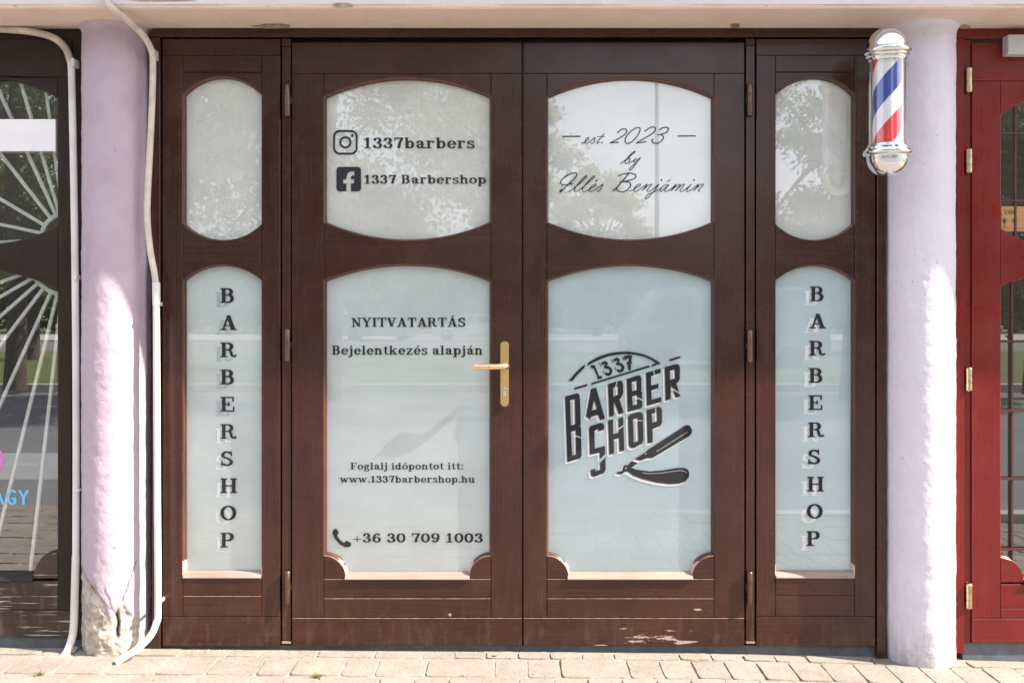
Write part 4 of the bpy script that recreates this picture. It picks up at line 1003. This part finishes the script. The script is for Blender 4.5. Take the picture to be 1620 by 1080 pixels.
for zc in (zt0+.02, zb0-.02):
    p0 = Vector((bx, by, zc))+brk*.06; p1 = Vector((bx, by, zc))+brk*.17
    obj('bracket', *tube_geo([p0, p1], .014, 14), M['chrome'], pole, 40)
ch_ = spline([P(1383, 62, -.10), P(1387, 90, -.12), P(1390, 180, -.13), P(1388, 250, -.13)], 8)
obj('power_cable', *tube_geo(ch_, .0035, 8), M['gap'], pole, 60)

# ------------------------------------------------------------------ small growth and dirt along the foot of the doors
def weed(x, y, n, h, label, mat, spread=.03):
    V = []; Fc = []
    z = gz(x)-.004
    for i in range(n):
        a = random.uniform(0, 6.28); r0 = random.uniform(0, spread*.4); bx_, by_ = r0*math.cos(a), r0*math.sin(a)*.5
        L = h*random.uniform(.5, 1); le = random.uniform(.2, 1.0)*spread; wd = random.uniform(.0008, .0022); o = len(V)
        for k in range(4):
            t = k/3; cx_ = x+bx_+le*math.cos(a)*t*t; cy_ = y+by_+le*math.sin(a)*t*t*.6; ww = wd*(1-t*.9)
            V += [(cx_-ww*math.sin(a), cy_+ww*math.cos(a), z+L*t), (cx_+ww*math.sin(a), cy_-ww*math.cos(a), z+L*t)]
            if k: Fc.append([o+2*k-2, o+2*k-1, o+2*k+1, o+2*k])
    V = [(v[0]-x, v[1]-y, v[2]-z) for v in V]
    o = obj('weed', V, Fc, mat); o.location = (x, y, z); return tag(o, label, 'weed', 'weeds in the paving joints')
def gp(px, py):
    d = 1.25*F/(py-HY); return (px-CX)*d/F, d-D
for (px, py, n, h, lb, mt) in ((62, 1078, 40, .028, 'green weed tuft in the paving before the dark shop window', 'weed'), (502, 1078, 55, .026, 'green weed tuft in a paving joint before the left door leaf', 'weed'),
                               (733, 1074, 26, .014, 'tiny weed in the paving joint below the brass handle side', 'weed'), (1105, 1046, 40, .012, 'dry straw coloured weed at the foot of the right door leaf', 'straw')):
    X, Y = gp(px, py); weed(X, Y, n, h, lb, M[mt])
def crumbs():
    V = []; Fc = []
    for i in range(1500):
        x = random.uniform(-1.9, 1.95); y = -abs(random.gauss(0, .02))-.001
        if random.random() < .2: y = random.uniform(-.3, 0)
        z = gz(x)-.002; r = random.uniform(.0008, .0036)*(1.3 if random.random() < .1 else 1); o = len(V)
        for k in range(6):
            a = k*math.pi/3; rr = r*random.uniform(.6, 1.3); V.append((x+rr*math.cos(a), y+rr*math.sin(a), z))
        V.append((x, y, z+r*random.uniform(.6, 1.6)))
        Fc += [[o+k, o+(k+1) % 6, o+6] for k in range(6)]
    o = obj('dirt', V, Fc, M['straw']); o['kind'] = 'stuff'; o['label'] = 'dry plant debris and grit along the door thresholds'; return o
crumbs()
def chip(x, y, label):
    bm = bmesh.new(); bmesh.ops.create_icosphere(bm, subdivisions=2, radius=.011)
    for v in bm.verts: v.co = Vector((v.co.x*1.5, v.co.y, v.co.z*.4))*(1+.35*noise.noise(v.co*120))
    vs_ = [tuple(v.co) for v in bm.verts]; bm.verts.index_update(); fs = [[v.index for v in f.verts] for f in bm.faces]; bm.free()
    o = obj('plaster_chip', vs_, fs, M['wall']); o.location = (x, y, gz(x)+.004); o.rotation_euler.z = x*40; return tag(o, label, 'plaster chip', 'fallen plaster chips')
for (px, py, lb) in ((121, 1033, 'white plaster chip fallen by the mauve column nearer the column'), (113, 1040, 'white plaster chip lying beside the open conduit end')):
    X, Y = gp(px, py); chip(X, min(Y, -.01), lb)

# ------------------------------------------------------------------ across the street (it shows in the glass)
def tree(name, label, x, y, h, zc, rx, rz, nleaf, size, lm, trunk_r=.16, nclump=60, group='street trees', shape_='round'):
    t = thing(name, label, 'tree', (x, y, -.04), group)
    limbs = [tube_geo(spline([(x, y, -.1), (x+.05, y, zc*.35), (x-.04, y+.05, zc*.8), (x+.05, y, zc+rz*.4)], 6), lambda q_, i: trunk_r*(1-.75*q_), 10)]
    cl = []
    for i in range(nclump):
        while True:
            v = RNG.normal(size=3); v /= np.linalg.norm(v); rr = RNG.uniform(.35, 1)**.5
            v = v*rr
            if shape_ == 'cone':
                u_ = RNG.uniform(0, 1); ww = 1-u_; an = RNG.uniform(0, 6.28); v = np.array([math.cos(an)*ww, math.sin(an)*ww, u_*2-1])
            break
        cl.append((x+v[0]*rx, y+v[1]*rx, zc+v[2]*rz))
    for p_ in cl[:14]:
        s0 = Vector((x, y, zc*random.uniform(.5, .95))); e = Vector(p_); limbs.append(tube_geo(spline([s0, s0.lerp(e, .5)+Vector((0, 0, .25)), e], 4), lambda q_, i: trunk_r*.4*(1-.8*q_), 6))
    obj('trunk', *join(*limbs), M['trunk'], t, 60)
    per = nleaf//nclump; pts = []
    for p_ in cl:
        cr = RNG.uniform(.5, 1)*min(rx, rz)*.21
        pts.append(np.array(p_)+RNG.normal(size=(per, 3))*cr*np.array([.62, .62, .5]))
    pts = np.concatenate(pts); n = len(pts)
    d1 = RNG.normal(size=(n, 3)); d1 /= np.linalg.norm(d1, axis=1)[:, None]; d2 = np.cross(d1, RNG.normal(size=(n, 3))); d2 /= np.linalg.norm(d2, axis=1)[:, None]
    sz = RNG.uniform(.6, 1.25, size=(n, 1))*size
    V = np.stack([pts-d1*sz, pts-d2*sz*.5, pts+d1*sz, pts+d2*sz*.5], 1).reshape(-1, 3)
    obj('crown', V.tolist(), np.arange(n*4).reshape(-1, 4).tolist(), M[lm], t)
    return t
mx_ = lambda px, dep: (px-CX)*dep/F
tree('broadleaf_tree', 'large spreading yellow green tree across the road, facing the left door', mx_(520, 15), -11.5, 8, 5.0, 3.1, 2.9, 56000, .055, 'leaf_a', .2, 100)
tree('broadleaf_tree', 'slender yellow green tree behind the large spreading one', mx_(790, 25), -21.5, 8, 5.6, 1.9, 2.2, 16000, .085, 'leaf_a', .14, 70)
tree('broadleaf_tree', 'lone round tree far across the lawn', mx_(945, 61), -57.5, 11, 6.6, 3.1, 4.4, 20000, .16, 'leaf_a', .3, 80)
tree('conifer_tree', 'dense dark tree facing the barber pole side', mx_(1345, 15), -11.5, 8, 4.3, 1.55, 3.2, 32000, .05, 'leaf_b', .16, 80)
tree('broadleaf_tree', 'dark green tree facing the dark shop window', mx_(20, 17), -13.5, 8, 5.0, 2.9, 3.1, 34000, .07, 'leaf_b', .2, 110)
tree('broadleaf_tree', 'dark green tree facing the red door', mx_(1640, 16), -12.5, 8, 4.2, 2.0, 3.4, 30000, .07, 'leaf_b', .2, 100)
tree('broadleaf_tree', 'tall dark tree at the left end of the lawn', -14, -24, 12, 6.4, 4.2, 4.6, 10000, .15, 'leaf_b', .25, 70)
tree('broadleaf_tree', 'tall dark tree at the right end of the lawn', 15, -30, 12, 6.0, 4.0, 4.6, 10000, .15, 'leaf_b', .25, 70)
def far_wood():
    n = 42000; x = RNG.uniform(-75, 75, n); hmax = 6.8+.7*np.sin(x*.21)+.6*np.sin(x*.53+1)
    z = RNG.uniform(0, 1, n)**.8*hmax; y = -78-RNG.uniform(0, 7, n)
    p = np.stack([x, y, z], 1); d1 = RNG.normal(size=(n, 3)); d2 = RNG.normal(size=(n, 3))
    d1 /= np.linalg.norm(d1, axis=1)[:, None]; d2 /= np.linalg.norm(d2, axis=1)[:, None]
    V = np.stack([p-d1*.4, p-d2*.3, p+d1*.4, p+d2*.3], 1).reshape(-1, 3)
    o = obj('far_wood', V.tolist(), np.arange(n*4).reshape(-1, 4).tolist(), M['leaf_b']); o['kind'] = 'stuff'; o['label'] = 'line of bushes and trees beyond the far road'
far_wood()
lp = thing('street_lamp', 'tall grey street lamp standing on the lawn across the road', 'street lamp', (mx_(1040, 26), -22.5, -.04))
lx_, ly_ = lp.location.x, lp.location.y
obj('post', *tube_geo([Vector((lx_, ly_, -.1+k*.9)) for k in range(10)], lambda t, i: .085-.03*t, 14), M['lamp'], lp, 60)
obj('lamp_head', *tube_geo(spline([(lx_, ly_, 7.9), (lx_-.1, ly_, 8.35), (lx_-.7, ly_, 8.6), (lx_-1.3, ly_, 8.6)], 6), lambda t, i: .05 if t < .65 else .1, 10), M['lamp'], lp, 60)
def vehicle(name, label, cat, x, y, L, W, prof, glass, mat, wheels, wr=.32):
    """side profile (along x) given a width and eased edges; windows, wheels and lamps of its own"""
    t = thing(name, label, cat, (x, y, -.1))
    bm = bmesh.new(); vv = [bm.verts.new((x+px, y-W/2, pz)) for px, pz in prof]; f = bm.faces.new(vv)
    r_ = bmesh.ops.extrude_face_region(bm, geom=[f])
    for e in r_['geom']:
        if isinstance(e, bmesh.types.BMVert): e.co.y += W
    bmesh.ops.recalc_face_normals(bm, faces=bm.faces)
    bmesh.ops.bevel(bm, geom=list(bm.edges), offset=.07, segments=3, affect='EDGES')
    bm.verts.index_update(); V = [tuple(v.co) for v in bm.verts]; Fc = [[v.index for v in g_.verts] for g_ in bm.faces]; bm.free()
    obj('body', V, Fc, mat, t, 40)
    for gp_ in glass:
        for ys in (-W/2-.004, W/2+.004): obj('window', [(x+px, ys, pz) for px, pz in gp_]+[(x+px, ys*1+(0 if 1 else 0)+(y), pz) for px, pz in []], [list(range(len(gp_)))], M['carglass'], t).location.y += y
    for wx in wheels:
        for ys in (y-W/2+.1, y+W/2-.1):
            g_ = lathe_geo([(0, -.11), (wr*.6, -.11), (wr*.66, -.1), (wr*.9, -.11), (wr, -.07), (wr, .07), (wr*.9, .11), (wr*.6, .1), (0, .1)], (0, 0, 0), 28)
            V = [(x+wx+a_, ys+c_, -.1+wr+b_) for a_, b_, c_ in g_[0]]
            obj('wheel', V, g_[1], M['rubber'], t, 40)
    for ex in (prof[0][0]+.05, max(p_[0] for p_ in prof)-.05):
        for ys in (y-W/2+.25, y+W/2-.25): box('light', (x+ex-.07, ys-.15, .52), (x+ex+.07, ys+.15, .68), M['white_p'], t, .02)
    return t
van_prof = [(-2.5, .2), (-2.5, 1.0), (-2.3, 1.12), (-1.75, 1.85), (-1.5, 1.95), (2.4, 1.95), (2.5, 1.8), (2.5, .2)]
vehicle('parked_van', 'blue grey panel van parked across the road', 'van', mx_(985, 24)+2.5, -20.5, 5, 1.9, van_prof, [[(-2.05, 1.1), (-1.62, 1.7), (-.9, 1.7), (-.9, 1.1)]], M['van'], (-1.6, 1.5))
car_prof = [(-2.1, .15), (-2.1, .65), (-1.0, .85), (-.4, 1.32), (.9, 1.34), (1.6, .9), (2.1, .8), (2.1, .15)]
cg = [[(-.85, .88), (-.35, 1.24), (.2, 1.26), (.2, .88)], [(.3, .88), (.3, 1.26), (.85, 1.26), (1.35, .9)]]
vehicle('parked_car', 'white parked car on the far side of the lawn', 'car', mx_(745, 52), -48.5, 4.2, 1.7, car_prof, cg, M['white_car'], (-1.3, 1.3))
vehicle('parked_car', 'silver parked car on the far side of the lawn', 'car', mx_(600, 52), -48.5, 4.2, 1.7, car_prof, cg, M['red_car'], (-1.3, 1.3))
